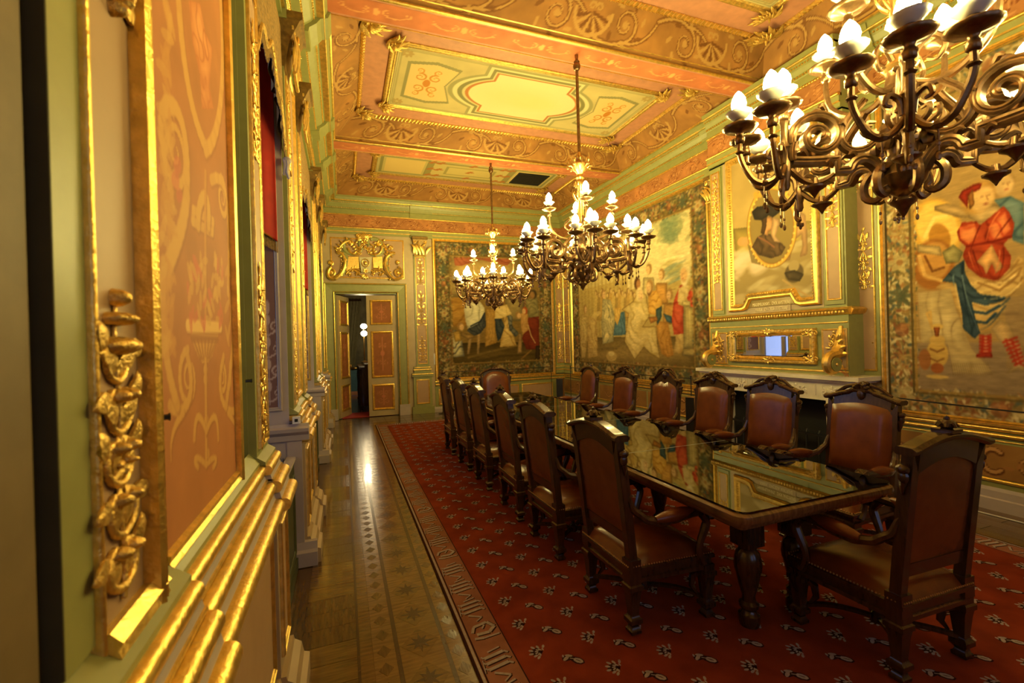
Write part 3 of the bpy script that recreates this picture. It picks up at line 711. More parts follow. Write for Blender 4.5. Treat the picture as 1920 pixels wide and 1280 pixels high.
obj('shield_boss', og, GOLD, wall_back)

# ---------------------------------------------------------------- ceiling: beams, coves, coffers
ceiling = struct(obj('ceiling', MB().box(-1.1, 5.7, YB - .1, YF + .3, ZC + .02, ZC + .2), RED, smooth=False), 'coffered and painted ceiling')
struct(obj('wall_front', MB().box(-1.1, .6, YB - .25, YB, 0, 5.4).box(2.2, 3.0, YB - .25, YB, 0, 5.4).box(4.6, 5.6, YB - .25, YB, 0, 5.4).box(.6, 2.2, YB - .25, YB, 0, .9).box(3.0, 4.6, YB - .25, YB, 0, .9).box(.6, 2.2, YB - .25, YB, 3.6, 5.4).box(3.0, 4.6, YB - .25, YB, 3.6, 5.4), TAN, smooth=False), 'window wall behind the viewer')
bays = [(BEAMS[i] + BH, BEAMS[i + 1] - BH) for i in range(3)] + [(BEAMS[3] + BH, CYF)]
for bi, b in enumerate(BEAMS):
    bm = struct(obj('trim_%d' % (10 + bi), MB().box(CXL - .3, CXR + .2, b - BH, b + BH, ZB, ZC + .1), RED, smooth=False), 'red painted ceiling beam with gilded edges')
    for g in (-1, 1): obj('beam_gilding', MB().strip(roll(0.0, .012, .02), (CXL, b + g * BH, ZB), (CXR, b + g * BH, ZB), (0, g, 0)).strip(roll(0.0, .07, .014), (CXL, b + g * (BH + .03), ZB), (CXR, b + g * (BH + .03), ZB), (0, g, 0)), GOLD, bm)
    if b > 0:
        def pf(c):
            c.mult(.85 + .3 * fbm(c.U, c.V, 6, 5)); n = 6; w = CXR - CXL
            for i in range(n):
                u = w * (i + .5) / n
                for g in (-1, 1):
                    c.spiral(u + g * .1, .13, .045, 1.3, pi / 2, g, .016, (214, 150, 92)); c.stroke(bez((u + g * .1, .09), (u + g * .22, .05), (u + g * .3, .13), n=8), .014, (214, 150, 92)); c.spiral(u + g * .3, .15, .035, 1.2, -pi / 2, g, .012, (214, 150, 92))
                c.ell(u, .13, .03, .05, (220, 160, 100))
        painted('beam_soffit', (CXL, b + .13, ZB - .002), X, -Y, lsp(0, CXR - CXL, 260), lsp(0, .26, 22), pf, PAINT, (188, 112, 72), bm)
def acanthus(mb, o, d1, d2, s_=.3):
    og = Orn(o, d1, d2); og.N = Vector((0, 0, -1))
    for i in range(11):
        a = -pi * .18 + pi * .86 * i / 10; og.leaf(0, 0, a, s_ * (.8 + .25 * (i % 2)), s_ * .28, .05)
    for i in range(6): og.leaf(0.02, .02, pi * .1 * i, s_ * .55, s_ * .22, .09)
    og.flower(.04, .04, s_ * .25, .07); mb.add(og.v, og.f)
INS = .36
for bi, (y0, y1) in enumerate(bays):
    if y1 < 0: continue
    cof = struct(obj('trim_%d' % (20 + bi), MB().frame((CXL + INS, y1 - INS, ZC), X, -Y, CXR - CXL - 2 * INS, y1 - y0 - 2 * INS, [(0, 0), (0, .005), (.4, .005), (.4, .0)]), RED, smooth=False), 'painted ceiling coffer with gilded rope frame')
    a0, a1, b0, b1 = CXL, CXR, y0, y1; A0, A1, B0, B1 = CXL + INS, CXR - INS, y0 + INS, y1 - INS
    # coves: each side slopes from the beam edge up to the rope moulding
    for o, U, L, Vn in (((a0, y1, ZB + .03), X, a1 - a0, -Y), ((a0, y0, ZB + .03), X, a1 - a0, Y), ((a0, y0, ZB + .03), Y, y1 - y0, X), ((a1, y0, ZB + .03), Y, y1 - y0, -X)):
        V3 = (Vector(Vn) * INS + Z * (ZC - ZB - .03)); h = V3.length; V3.normalize(); U_ = Vector(U); o_ = Vector(o)
        flip = U_.cross(V3).z > 0
        if flip: o_ = o_ + U_ * L; U_ = -U_
        sh = [L * .5] if L < 4 else [L * .17, L * .5, L * .83]
        c = painted('painted_cove', o_, U_, V3, lsp(0, L, int(L * 62)), lsp(0, h, 34), lambda c, L=L, h=h, sh=sh: scroll_band(c, L, h, (112, 70, 32), (176, 134, 74), .8, sh), PAINT, (150, 104, 54), cof)
        # trim the sloping panel to the mitre
        co = np.empty(len(c.data.vertices) * 3, np.float32); c.data.vertices.foreach_get('co', co); co = co.reshape(-1, 3)
        t = (co[:, 2] - (ZB + .03)) / (ZC - ZB - .03); d = np.array(U_); rel = (co - np.array(o_)) @ d
        s0 = INS * t; new = s0 + rel * (L - 2 * s0) / L; co += ((new - rel)[:, None] * d).astype(np.float32)
        c.data.vertices.foreach_set('co', co.ravel()); c.data.update()
    mb = MB()
    for P, Q, dv in (((A0, B0), (A1, B0), (0, 1)), ((A0, B1), (A1, B1), (0, -1)), ((A0, B0), (A0, B1), (1, 0)), ((A1, B0), (A1, B1), (-1, 0))):
        L = sqrt((Q[0] - P[0]) ** 2 + (Q[1] - P[1]) ** 2); n = int(L / .055)
        T = Vector((Q[0] - P[0], Q[1] - P[1], 0)) / L; W = Vector((dv[0], dv[1], 0))
        mb.tube([Vector((*P, ZC - .005)), Vector((*Q, ZC - .005))], .03, 6)
        for i in range(n):
            c = Vector((*P, ZC - .03)) + T * (L * (i + .5) / n)
            mb.tube([c - T * .03 - W * .03 + Z * .02, c - Z * .012, c + T * .03 + W * .03 + Z * .02], [.008, .017, .008], 5)
    rp = obj('rope_moulding', mb, GOLD, cof)
    # inner painted panel
    pi_ = .40; P0, P1, Q0, Q1 = A0 + pi_, A1 - pi_, B0 + pi_, B1 - pi_
    w, h = P1 - P0, Q1 - Q0
    gold_frame('panel_moulding', (P0 - .09, Q1 + .09, ZC - .0), X, -Y, w + .18, h + .18, .09, .03, cof, GOLDL)
    obj('panel_ground', MB().box(P0, P1, Q0, Q1, ZC - .012, ZC + .01), CREAM, cof, smooth=False)
    def paint_oval(c, w=w, h=h):
        c.mult(.93 + .14 * fbm(c.U, c.V, 4, 8)); GR = (128, 122, 78); g2 = (150, 142, 96)
        cu, cv = w / 2, h / 2
        for sc, cc in ((1.32, g2), (1.24, (206, 192, 142)), (1.16, GR), (1.08, (196, 180, 128)), (1.03, (176, 112, 62)), (.97, (226, 200, 150))):
            a, b = w * .19 * sc, h * .33 * sc
            c.rect(cu - a * .78, cv - b * 1.12, cu + a * .78, cv + b * 1.12, cc); c.ell(cu, cv, a * 1.2, b * .97, cc, soft=.01)
        q = fbm(c.U, c.V, 3, 4); c.ell(cu - .1, cv, w * .14, h * .2, (232, 190, 132), 0, .6, soft=.8); c.ell(cu + .2, cv - .05, w * .1, h * .13, (214, 196, 130), 0, .5, soft=.8)
        for g in (-1, 1):
            uc = cu + g * w * .365
            P = [(uc - g * -.36, cv - .42), (uc + g * .0, cv - .5), (uc - g * .34, cv - .42), (uc - g * .2, cv), (uc - g * .34, cv + .42), (uc, cv + .5), (uc + g * .36, cv + .42), (uc + g * .36, cv - .42)]
            k = h / 1.35; P = [(uc + (a - uc), cv + (b - cv) * k) for a, b in P]
            c.poly(P, (140, 132, 88)); c.poly([(uc + (a - uc) * .88, cv + (b - cv) * .88) for a, b in P], (212, 180, 118))
            for s1 in (-1, 1):
                for s2 in (-1, 1):
                    c.spiral(uc + .06 * g + s1 * .1, cv + s2 * .13 * k, .085, 1.5, s2 * pi / 2, s1 * s2, .03, (190, 128, 52)); c.spiral(uc + .06 * g + s1 * .12, cv + s2 * .27 * k, .06, 1.3, -s2 * pi / 2, -s1 * s2, .024, (196, 136, 60))
            c.ell(uc + .06 * g, cv, .05, .09, (186, 120, 46))
            for s2 in (-1, 1):
                for j in range(8): c.ell(cu + g * w * .47 + .055 * cos(j * pi / 4), cv + s2 * h * .42 + .05 * sin(j * pi / 4), .035, .02, (168, 142, 86), j * pi / 4)
        for e in (.02, .05): c.stroke([(e, e), (w - e, e), (w - e, h - e), (e, h - e), (e, e)], .012, (150, 140, 92))
    def paint_rects(c, w=w, h=h):
        c.mult(.93 + .14 * fbm(c.U, c.V, 4, 8))
        for g in (-1, 1):
            cu = w / 2 + g * w * .36
            for sc, cc in ((1.25, (140, 132, 84)), (1.12, (190, 172, 110)), (1.0, (216, 184, 116))): c.rect(cu - w * .1 * sc, h * (.5 - .36 * sc), cu + w * .1 * sc, h * (.5 + .36 * sc), cc)
        c.rect(w * .26, h * .1, w * .74, h * .9, (150, 138, 84)); c.rect(w * .29, h * .17, w * .71, h * .83, (196, 176, 112)); c.rect(w * .36, h * .27, w * .64, h * .73, (160, 146, 88)); c.rect(w * .375, h * .31, w * .625, h * .69, (200, 178, 112))
        for u in (.28, .325, .5, .675, .72):
            for v in (.14, .5, .86):
                for j in range(6): c.ell(w * u + .05 * cos(j), h * v + .04 * sin(j * 1.7), .05, .02, (176, 112, 56), j)
    painted('ceiling_painting', (P0, Q1, ZC - .014), X, -Y, lsp(0, w, 330), lsp(0, h, 120), paint_rects if bi == 3 else paint_oval, PAINT, (188, 170, 116), cof)
    if bi == 3:
        hx = P0 + w * .86
        vent = obj('ceiling_grille', MB().box(hx - w * .095, hx + w * .095, Q0 + h * .16, Q1 - h * .16, ZC - .03, ZC - .015), BLACKM, cof, smooth=False)
        for j in range(12): obj('grille_slat', MB().box(hx - w * .09, hx + w * .09, Q0 + h * (.18 + .055 * j), Q0 + h * (.18 + .055 * j) + .012, ZC - .038, ZC - .03), BLACKM, cof, smooth=False)
    mb = MB()
    for (cx_, cy_, dx, dy) in ((A0, B0, 1, 1), (A1, B0, -1, 1), (A0, B1, 1, -1), (A1, B1, -1, -1)):
        mb = MB(); acanthus(mb, (cx_ + dx * .02, cy_ + dy * .02, ZC - .03), (dx, 0, 0), (0, dy, 0), .27); obj('corner_acanthus', mb, GOLDL, cof)
        mb = MB(); acanthus(mb, (cx_ + dx * .3, cy_ + dy * .3, ZC - .02), (dx, 0, 0), (0, dy, 0), .2); obj('corner_acanthus', mb, GOLDL, cof)
    for dxy in (((a0, y0 + .0), (a0, y1)), ((a1, y0), (a1, y1))):
        pass
    obj('cove_gilding', MB().tube([(a0 + .01, y0, ZB + .03), (a0 + .01, y1, ZB + .03)], .018, 6).tube([(a1 - .01, y0, ZB + .03), (a1 - .01, y1, ZB + .03)], .018, 6), GOLD, cof)
obj('ceiling_border', MB().box(CXL - .35, CXL, YB, YF, ZB, ZC).box(CXR, XR, YB, YF, ZB, ZC).box(CXL, CXR, CYF, YF, ZB, ZC), GREEN, ceiling, smooth=False)
# ---------------------------------------------------------------- left wall: piers, dado, window niches
WX = -1.0
mb = MB()
for a, b in PIERS:
    if (a, b) == (-.5, 2.46): mb.box(WX, XL, a, .757, 0, 4.85).box(WX, XL - .3, .757, .784, 0, 4.85).box(WX, XL, .784, 1.949, 0, 4.85).box(WX, XL - .04, 1.949, 2.16, 0, 4.85).box(WX, XL, 2.16, b, 0, 4.85)
    else: mb.box(WX, XL, a, b, 0, 4.85)
for a, b in NICHES: mb.box(WX, XL, a, b, 3.95, 4.85)
wall_left = struct(obj('wall_left', mb, GREEN, smooth=False), 'sage green window wall with gilded pilasters and dado')
entablature('l', wall_left, (XL, YB, 0), (XL, YF, 0), X, [(p - YB, p - YB + .32) for p in (3.66, 4.64, 6.76, 7.98, 9.6)] + [(3.78, 4.16), (5.16, 5.46)], deep=.33)
def dado(y0, y1, d0=0.0, caps=True):
    """window-wall dado: three gilded rolls stepping outwards over a panelled plinth"""
    p0, p1 = Vector((XL, y0, 0)), Vector((XL, y1, 0)); e = d0
    obj('dado_cap', MB().strip([(0, 1.16), (.04 + e, 1.118), (.04 + e, 1.10), (0, 1.10)], p0, p1, X), GREEN, wall_left, smooth=False)
    for d, z, r in ((.042, 1.082, .023), (.074, 1.008, .027), (.104, .93, .029)):
        obj('gilded_roll', MB().strip(roll(d + e, z, r), p0, p1, X), GOLD, wall_left)
    obj('dado_cove', MB().strip([(0, 1.064), (.058 + e, 1.062), (.066 + e, 1.03), (0, 1.03)], p0, p1, X).strip([(0, .987), (.09 + e, .985), (.098 + e, .953), (0, .953)], p0, p1, X), STONE, wall_left, smooth=False)
    obj('gilded_fillet', MB().strip([(0, .905), (.1 + e, .905), (.1 + e, .893), (0, .893)], p0, p1, X).strip([(0, 1.045), (.068 + e, 1.045), (.07 + e, 1.038), (0, 1.038)], p0, p1, X), GOLD, wall_left, smooth=False)
    obj('dado_board', MB().strip([(0, .2), (.075 + e, .2), (.075 + e, .892), (0, .892)], p0, p1, X), TAN, wall_left, smooth=False)
    L = y1 - y0
    if L > .2:
        obj('dado_panel', MB().box(XL + .07 + e, XL + .079 + e, y0 + .05, y1 - .05, .27, .83), PINK, wall_left, smooth=False)
        gold_frame('gilded_moulding', (XL + .075 + e, y0 + .04, .26), Y, Z, L - .08, .58, .03, .016, wall_left)
    obj('dado_base', MB().strip([(0, 0), (.165 + e, 0), (.165 + e, .1), (.14 + e, .11), (.13 + e, .16), (.1 + e, .18), (.095 + e, .2), (0, .2)], p0, p1, X), TAN, wall_left, smooth=False)
dado(.784, 1.16, .022); dado(1.16, 2.16); dado(2.16, 2.46, .022)
obj('gap_shade_lining', MB().box(XL - .3, XL - .29, .757, .784, 0, 4.85).box(XL - .3, XL - .004, .757, .758, 0, 4.85).box(XL - .3, XL + .019, .7825, .784, 1.16, 4.85), DARKGAP, wall_left, smooth=False)  # lining added to colour the narrow gap as deep shade
obj('door_jamb', MB().box(XL, XL + .006, -.5, .757, 0, 4.0), BROWNP, wall_left, smooth=False)  # jamb face coloured dark brown for the shade it stands in
# near pilaster: narrow carved strip with its wide gilded stile
obj('pilaster', MB().box(XL, XL + .02, .784, 1.10, 1.16, 4.0), GREEN, wall_left, smooth=False)
obj('pilaster_panel', MB().box(XL + .012, XL + .0225, .868, 1.06, 1.165, 3.95), PINK, wall_left, smooth=False)
mb = MB().strip(roll(.026, 0, .006), (XL, .868, 1.11), (XL, .868, 3.95), X, -Y)
mb.strip([(.02, 0), (.05, .0), (.055, .012), (.045, .022), (.052, .03), (.04, .04), (.03, .048), (.02, .048)], (XL, 1.03, 1.11), (XL, 1.03, 3.95), X, Y)
mb.strip([(.02, 0), (.035, .004), (.05, .018), (.045, .03), (.052, .042), (.035, .06), (.02, .06)], (XL, .868, 1.11), (XL, 1.078, 1.11), X, Z)
obj('gilded_moulding', mb, GOLD, wall_left)
og = Orn((XL + .0225, 0, 0), Y, Z)
def relief(u0, v0, h, sgn=1):
    """bold openwork carving: C-scrolls curling from a stem, with buds and leaves; sgn -1 hangs downwards"""
    V_ = lambda t: v0 + sgn * t
    og.line([(u0 + .006 * sin(t * 26), V_(t)) for t in np.linspace(0, h, 20)], .0055, .004)
    for i, t in enumerate(np.arange(.02, h - .07, .085)):
        f = 1 - .35 * t / h; g = 1 if i % 2 else -1
        for gg, k in ((g, 1.0), (-g, .8)):
            w = .05 * f * k
            og.line(bez((u0, V_(t)), (u0 + gg * w * 1.5, V_(t + .005)), (u0 + gg * w * 1.3, V_(t + .075)), (u0 + gg * w * .5, V_(t + .07)), n=9), .008 * f, .006)
            og.blob(u0 + gg * w * .48, V_(t + .062), .016 * f, .013, .03, 8)
            og.leaf(u0 + gg * w * .9, V_(t + .05), sgn * (pi / 2 - gg * 1.1), .06, .04, .016); og.leaf(u0 + gg * w * .25, V_(t + .015), sgn * (pi / 2 - gg * .5), .065, .042, .014)
    og.flower(u0, V_(h * .46), .026, .02, 5); og.leaf(u0 - .03, V_(h * .4), .35, .085, .022, .02)
    for tt, rr in ((.84, .024), (.93, .018)): og.blob(u0, V_(h * tt), rr, rr * .7, .035); og.blob(u0 - rr * 1.3, V_(h * tt), rr * .7, rr * .6, .03); og.blob(u0 + rr * 1.3, V_(h * tt), rr * .7, rr * .6, .03)
    og.blob(u0, V_(h), .013, .016, .028)
relief(.94, 1.19, .50); relief(.965, 2.72, .53, -1); relief(.96, 2.75, .55)
obj('carved_relief', og, GOLDL, wall_left, angle=70)
# painted panel (a hinged shutter leaf) between the pilasters
def lp(x, y):
    p = on_x(280 + x / 1.4222, y / 1.4222, XL + .012); return (p.y - 1.165, p.z - 1.12)
def arab(c):
    c.mult(.94 + .12 * fbm(c.U, c.V, 9, 6)); A, B, D, K = (204, 154, 88), (196, 140, 80), (160, 104, 62), (188, 128, 72)
    def S(P, w, col=A, al=.85, taper=False):
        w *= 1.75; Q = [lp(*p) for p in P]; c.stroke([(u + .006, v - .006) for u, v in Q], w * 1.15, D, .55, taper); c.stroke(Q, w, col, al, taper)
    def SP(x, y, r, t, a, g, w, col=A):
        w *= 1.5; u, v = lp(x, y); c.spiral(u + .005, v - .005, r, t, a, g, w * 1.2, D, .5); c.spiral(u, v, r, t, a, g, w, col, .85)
    # medallion ribbon at the top with a standing figure
    S(bez((78, 0), (90, 200), (120, 330), (150, 390)), .026); S(bez((190, 0), (205, 200), (190, 380), (150, 400)), .026)
    c.cloth([lp(*p) for p in ((105, 0), (135, 10), (150, 90), (168, 130), (160, 230), (172, 290), (140, 290), (135, 200), (115, 110))], (176, 104, 64), (222, 156, 100), 18, .4, 3)
    SP(70, 400, .11, 1.9, 1.4, 1, .024); S(bez((38, 300), (60, 240), (110, 310), (100, 520), n=12), .024); S(bez((100, 520), (90, 640), (50, 690), (40, 740)), .03)
    SP(195, 530, .07, 1.8, 1.7, -1, .02); S(bez((165, 480), (215, 440), (215, 600), (210, 780)), .02)
    S([(118, 560), (170, 590), (168, 620), (116, 590), (118, 560)], .016, A); S(bez((130, 600), (130, 500), (165, 500), (158, 600)), .022)
    S(bez((150, 460), (148, 560), (150, 700), (150, 860)), .012, B)
    # urn
    c.poly([lp(*p) for p in ((105, 868), (188, 872), (182, 900), (168, 950), (156, 968), (142, 968), (128, 945), (112, 900))], A, .9); S([(103, 868), (190, 872)], .02, (226, 182, 112)); S([(112, 900), (182, 902)], .008, D, .7)
    for k in range(7): S([(118 + k * 10, 905), (136 + k * 4, 955)], .005, D, .6)
    for p in ((150, 985), (150, 1010), (152, 1120), (155, 1210)): u, v = lp(*p); c.ell(u, v, .02, .016, A, 0, .9)
    S([(150, 960), (152, 1240)], .012, A)
    for g, x0, x1 in ((-1, 105, 60), (1, 195, 238)):
        SP(150 + g * 45, 1010, .075 if g < 0 else .05, 1.9, pi / 2, -g, .016); S(bez((150 + g * 48, 950), (150 + g * 20, 1060), (150 + g * 60, 1130), (150 + g * 95, 1080)), .016)
        S(bez((150 + g * 60, 1100), (150 + g * 90, 1140), (150 + g * 95, 1180), (150 + g * 92, 1230)), .014, A, .9, True)
        S(bez((152, 1150), (152 + g * 20, 1090), (152 + g * 30, 1100), (152 + g * 32, 1170)), .012); S(bez((152, 1240), (150 + g * 30, 1200), (150 + g * 35, 1230), (150 + g * 20, 1245)), .01)
        S(bez((38 if g < 0 else 222, 700), (30 if g < 0 else 232, 900), (50 if g < 0 else 215, 1000), (75 if g < 0 else 205, 1080)), .02, A, .8)
    rs = np.random.RandomState(5)
    for k in range(60):
        x, y_ = 150 + rs.uniform(-45, 45), rs.uniform(690, 865); u, v = lp(x, y_); c.ell(u, v, .03, .012, A if k % 3 else (198, 112, 84), rs.uniform(0, 3), .65)
    for k in range(90):
        side = rs.rand() < .6; x, y_ = (rs.uniform(36, 60) if side else rs.uniform(205, 222)), rs.uniform(20, 1000); u, v = lp(x, y_); c.ell(u, v, .045, .014, A if k % 2 else B, rs.uniform(0, 3), .6)
    for x, y_, r in ((70, 480, .03), (80, 520, .025), (75, 440, .03)): u, v = lp(x, y_); c.ell(u, v, r, r * .7, (196, 108, 86), .5, .6)
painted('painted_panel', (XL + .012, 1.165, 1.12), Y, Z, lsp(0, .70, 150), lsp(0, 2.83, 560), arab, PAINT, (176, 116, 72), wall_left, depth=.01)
obj('gilded_moulding', MB().strip([(.0, 0), (.03, .0), (.034, .02), (.024, .03), (.03, .045), (.02, .06), (.0, .06)], (XL, 1.868, 1.11), (XL, 1.868, 3.95), X, Y)
    .strip([(.0, 0), (.022, .0), (.03, .02), (.022, .03), (.026, .045), (.0, .055)], (XL, 1.165, 1.115), (XL, 1.92, 1.115), X, Z), GOLD, wall_left)
obj('shutter_slit_shade', MB().box(XL, XL + .016, 1.157, 1.166, 1.125, 3.95), BLACK, wall_left, smooth=False)  # black strip painting the shade of the slit beside the shutter leaf
for y_, z_ in ((1.172, 1.457), (2.112, 1.467)):
    obj('shutter_hinge', MB().tube([(XL + .005, y_, z_), (XL + .022, y_ + .006, z_), (XL + .026, y_ + .008, z_)], [.006, .006, .009], 6), BLACKM, wall_left)
pilaster(wall_left, (XL, 2.165, 0), Y, .295, 1.12, 3.98, t=.03, spots=((1.18, .75), (2.45, .58), (3.2, .6)), tiers=4)
for a, b in PIERS[2:]:
    dado(a, a + .3, .022); dado(a + .3, max(a + .31, b - .3)); dado(max(a + .31, b - .3), b, .022)
    for y_ in ((a + .01, b - .3) if b < 10 else (a + .01,)):
        pilaster(wall_left, (XL, y_, 0), Y, .29, 1.12, 3.66, t=.03, spots=((1.25, .6), (2.2, .6), (2.95, .6)))
        capital(wall_left, (XL, y_ + .02, 0), Y, .25, 3.64, .42, .13)
    if b - a > 1:
        obj('pier_panel', MB().box(XL, XL + .006, a + .36, b - .36, 1.2, 3.9), PINK, wall_left, smooth=False)
        gold_frame('gilded_moulding', (XL, a + .34, 1.17), Y, Z, b - a - .68, 2.75, .05, .03, wall_left)
capital(wall_left, (XL, 2.19, 0), Y, .25, 3.64, .42, .13)
# window niches
VIO = (124, 92, 84)
for ni, (a, b) in enumerate(NICHES):
    nm = obj('niche_soffit', MB().box(WX, XL, a, b, 3.93, 3.95), DARKGAP, wall_left, smooth=False)  # dark colour puts the shade of the niche top into the soffit
    # far reveal: panelled, facing the viewer
    for yy, U, tx in ((b, X, WX), (a, -X, XL)):
        obj('reveal', MB().prism([(0, 0), (XL - WX, 0), (XL - WX, 3.95), (0, 3.95)], (tx, yy, 0), U, Z, .012), STONE, wall_left, smooth=False)
        def pf(c):
            c.mult(.95 + .1 * fbm(c.U, c.V, 9, 2)); m_ = .34 if U is X else .05; A = (184, 160, 150)
            for v0 in (.1, 1.75):
                for k in range(4):
                    v = v0 + .16 * k
                    for g in (-1, 1):
                        c.spiral(m_ + g * .05, v, .036, 1.3, pi / 2 * (1 if k % 2 else -1), g, .014, A); c.stroke(bez((m_, v - .06), (m_ + g * .09, v - .03), (m_ + g * .05, v + .05), n=6), .012, A)
                    c.ell(m_, v + .05, .016, .035, A)
                c.ell(m_, v0 + .62, .014, .05, A); c.stroke([(m_, v0 - .08), (m_, v0 + .6)], .008, A)
        painted('reveal_panel', (WX + .16 if U is X else XL - .10, yy + (-.0165 if U is X else .0165), 1.17), U, Z, lsp(0, .39, 70), lsp(0, 2.6, 230), pf, PAINT, VIO, wall_left)
        gold_frame('gilded_moulding', (WX + .13 if U is X else XL - .07, yy + (-.012 if U is X else .012), 1.14), U, Z, .45, 2.66, .03, .014, wall_left, STONE if ni == 1 else GOLD)
    D = -Y
    obj('reveal_rail', MB().strip([(0, .92), (.03, .92), (.035, .96), (.06, .985), (.065, 1.01), (.03, 1.02), (.02, 1.04), (0, 1.04)], (WX, b, 0), (XL + .13, b, 0), D), STONE, wall_left, smooth=False)
    obj('jamb_base', MB().strip([(0, 0), (.05, 0), (.05, .1), (.035, .12), (.02, .17), (0, .18)], (XL - .02, b, 0), (XL + .165, b, 0), D), STONE, wall_left, smooth=False)
    obj('jamb_post', MB().box(XL - .02, XL + .08, b - .02, b, .17, .92), STONE, wall_left, smooth=False)
    # casement window
    wn = struct(obj('window_%d' % (ni + 1), MB().box(WX - .06, WX, a, a + .07, .85, 3.95).box(WX - .06, WX, b - .07, b, .85, 3.95).box(WX - .06, WX, (a + b) / 2 - .05, (a + b) / 2 + .05, .85, 3.95)
        .box(WX - .06, WX, a, b, .85, .95).box(WX - .06, WX, a, b, 2.7, 2.78).box(WX - .06, WX, a, b, 3.88, 3.95).box(WX - .06, WX, a, b, 0, .85), STONE, smooth=False), 'grey casement window in a deep niche')
    for g in range(2):
        y0_ = a + .07 if g == 0 else (a + b) / 2 + .05; y1_ = (a + b) / 2 - .05 if g == 0 else b - .07
        for z0_, z1_ in ((.95, 2.7), (2.78, 3.88)): obj('pane', MB().box(WX - .035, WX - .03, y0_, y1_, z0_, z1_), GLASS, wn, smooth=False)
        for zz in (1.55, 2.12): obj('glazing_bar', MB().box(WX - .05, WX - .015, y0_, y1_, zz - .015, zz + .015), STONE, wn, smooth=False)
    # radiator cabinet under the sill
    names = ['nearest the viewer', 'under the red curtain tail', 'second along the window wall', 'third along the window wall']
    if ni == 0: continue
    rc = thing('radiator_cabinet', 'dark panelled radiator cabinet ' + ('with blue top grille below the red curtain tail' if ni == 1 else 'in the window niche ' + ('between the two far piers' if ni == 2 else 'nearest the end wall')), 'cabinet', (0, a, 0), 0, 'radiator cabinets in the window niches')
    L = b - a; xf = -.355
    obj('body', MB().box(WX + .02, xf, .02, L - .03, 0, .785).box(WX + .02, xf + .012, .02, L - .03, 0, .08), DARKGREEN, rc, smooth=False)
    obj('top_rim', MB().box(xf - .05, xf + .012, .02, L - .03, .785, .805).box(WX + .02, WX + .1, .02, L - .03, .785, .805), STONE, rc, smooth=False)
    obj('grille_backing', MB().box(WX + .1, xf - .05, .02, L - .03, .785, .788), BLUEG, rc, smooth=False)
    gm = shared('grille_bar', MB().box(0, .006, .02, L - .03, .788, .802), BLUEG)
    nb = int((xf - .05 - WX - .1) / .018)
    for i in range(nb): piece('grille_bar', gm, (WX + .105 + i * .018, 0, 0), 0, rc)
    gold_frame('front_panel_moulding', (xf, .08, .14), Y, Z, L - .2, .56, .03, .012, rc, DARKGREEN)
# rear windows
for i, x0_ in enumerate((.6, 3.0)):
    wn = struct(obj('window_%d' % (5 + i), MB().box(x0_, x0_ + .08, YB - .2, YB - .1, .9, 3.6).box(x0_ + 1.52, x0_ + 1.6, YB - .2, YB - .1, .9, 3.6).box(x0_ + .76, x0_ + .84, YB - .2, YB - .1, .9, 3.6).box(x0_, x0_ + 1.6, YB - .2, YB - .1, .9, 1.0).box(x0_, x0_ + 1.6, YB - .2, YB - .1, 3.5, 3.6), STONE, smooth=False), 'tall window behind the viewer')
    obj('pane', MB().box(x0_ + .08, x0_ + .76, YB - .16, YB - .155, 1.0, 3.5), GLASS, wn, smooth=False); obj('pane', MB().box(x0_ + .84, x0_ + 1.52, YB - .16, YB - .155, 1.0, 3.5), GLASS, wn, smooth=False)

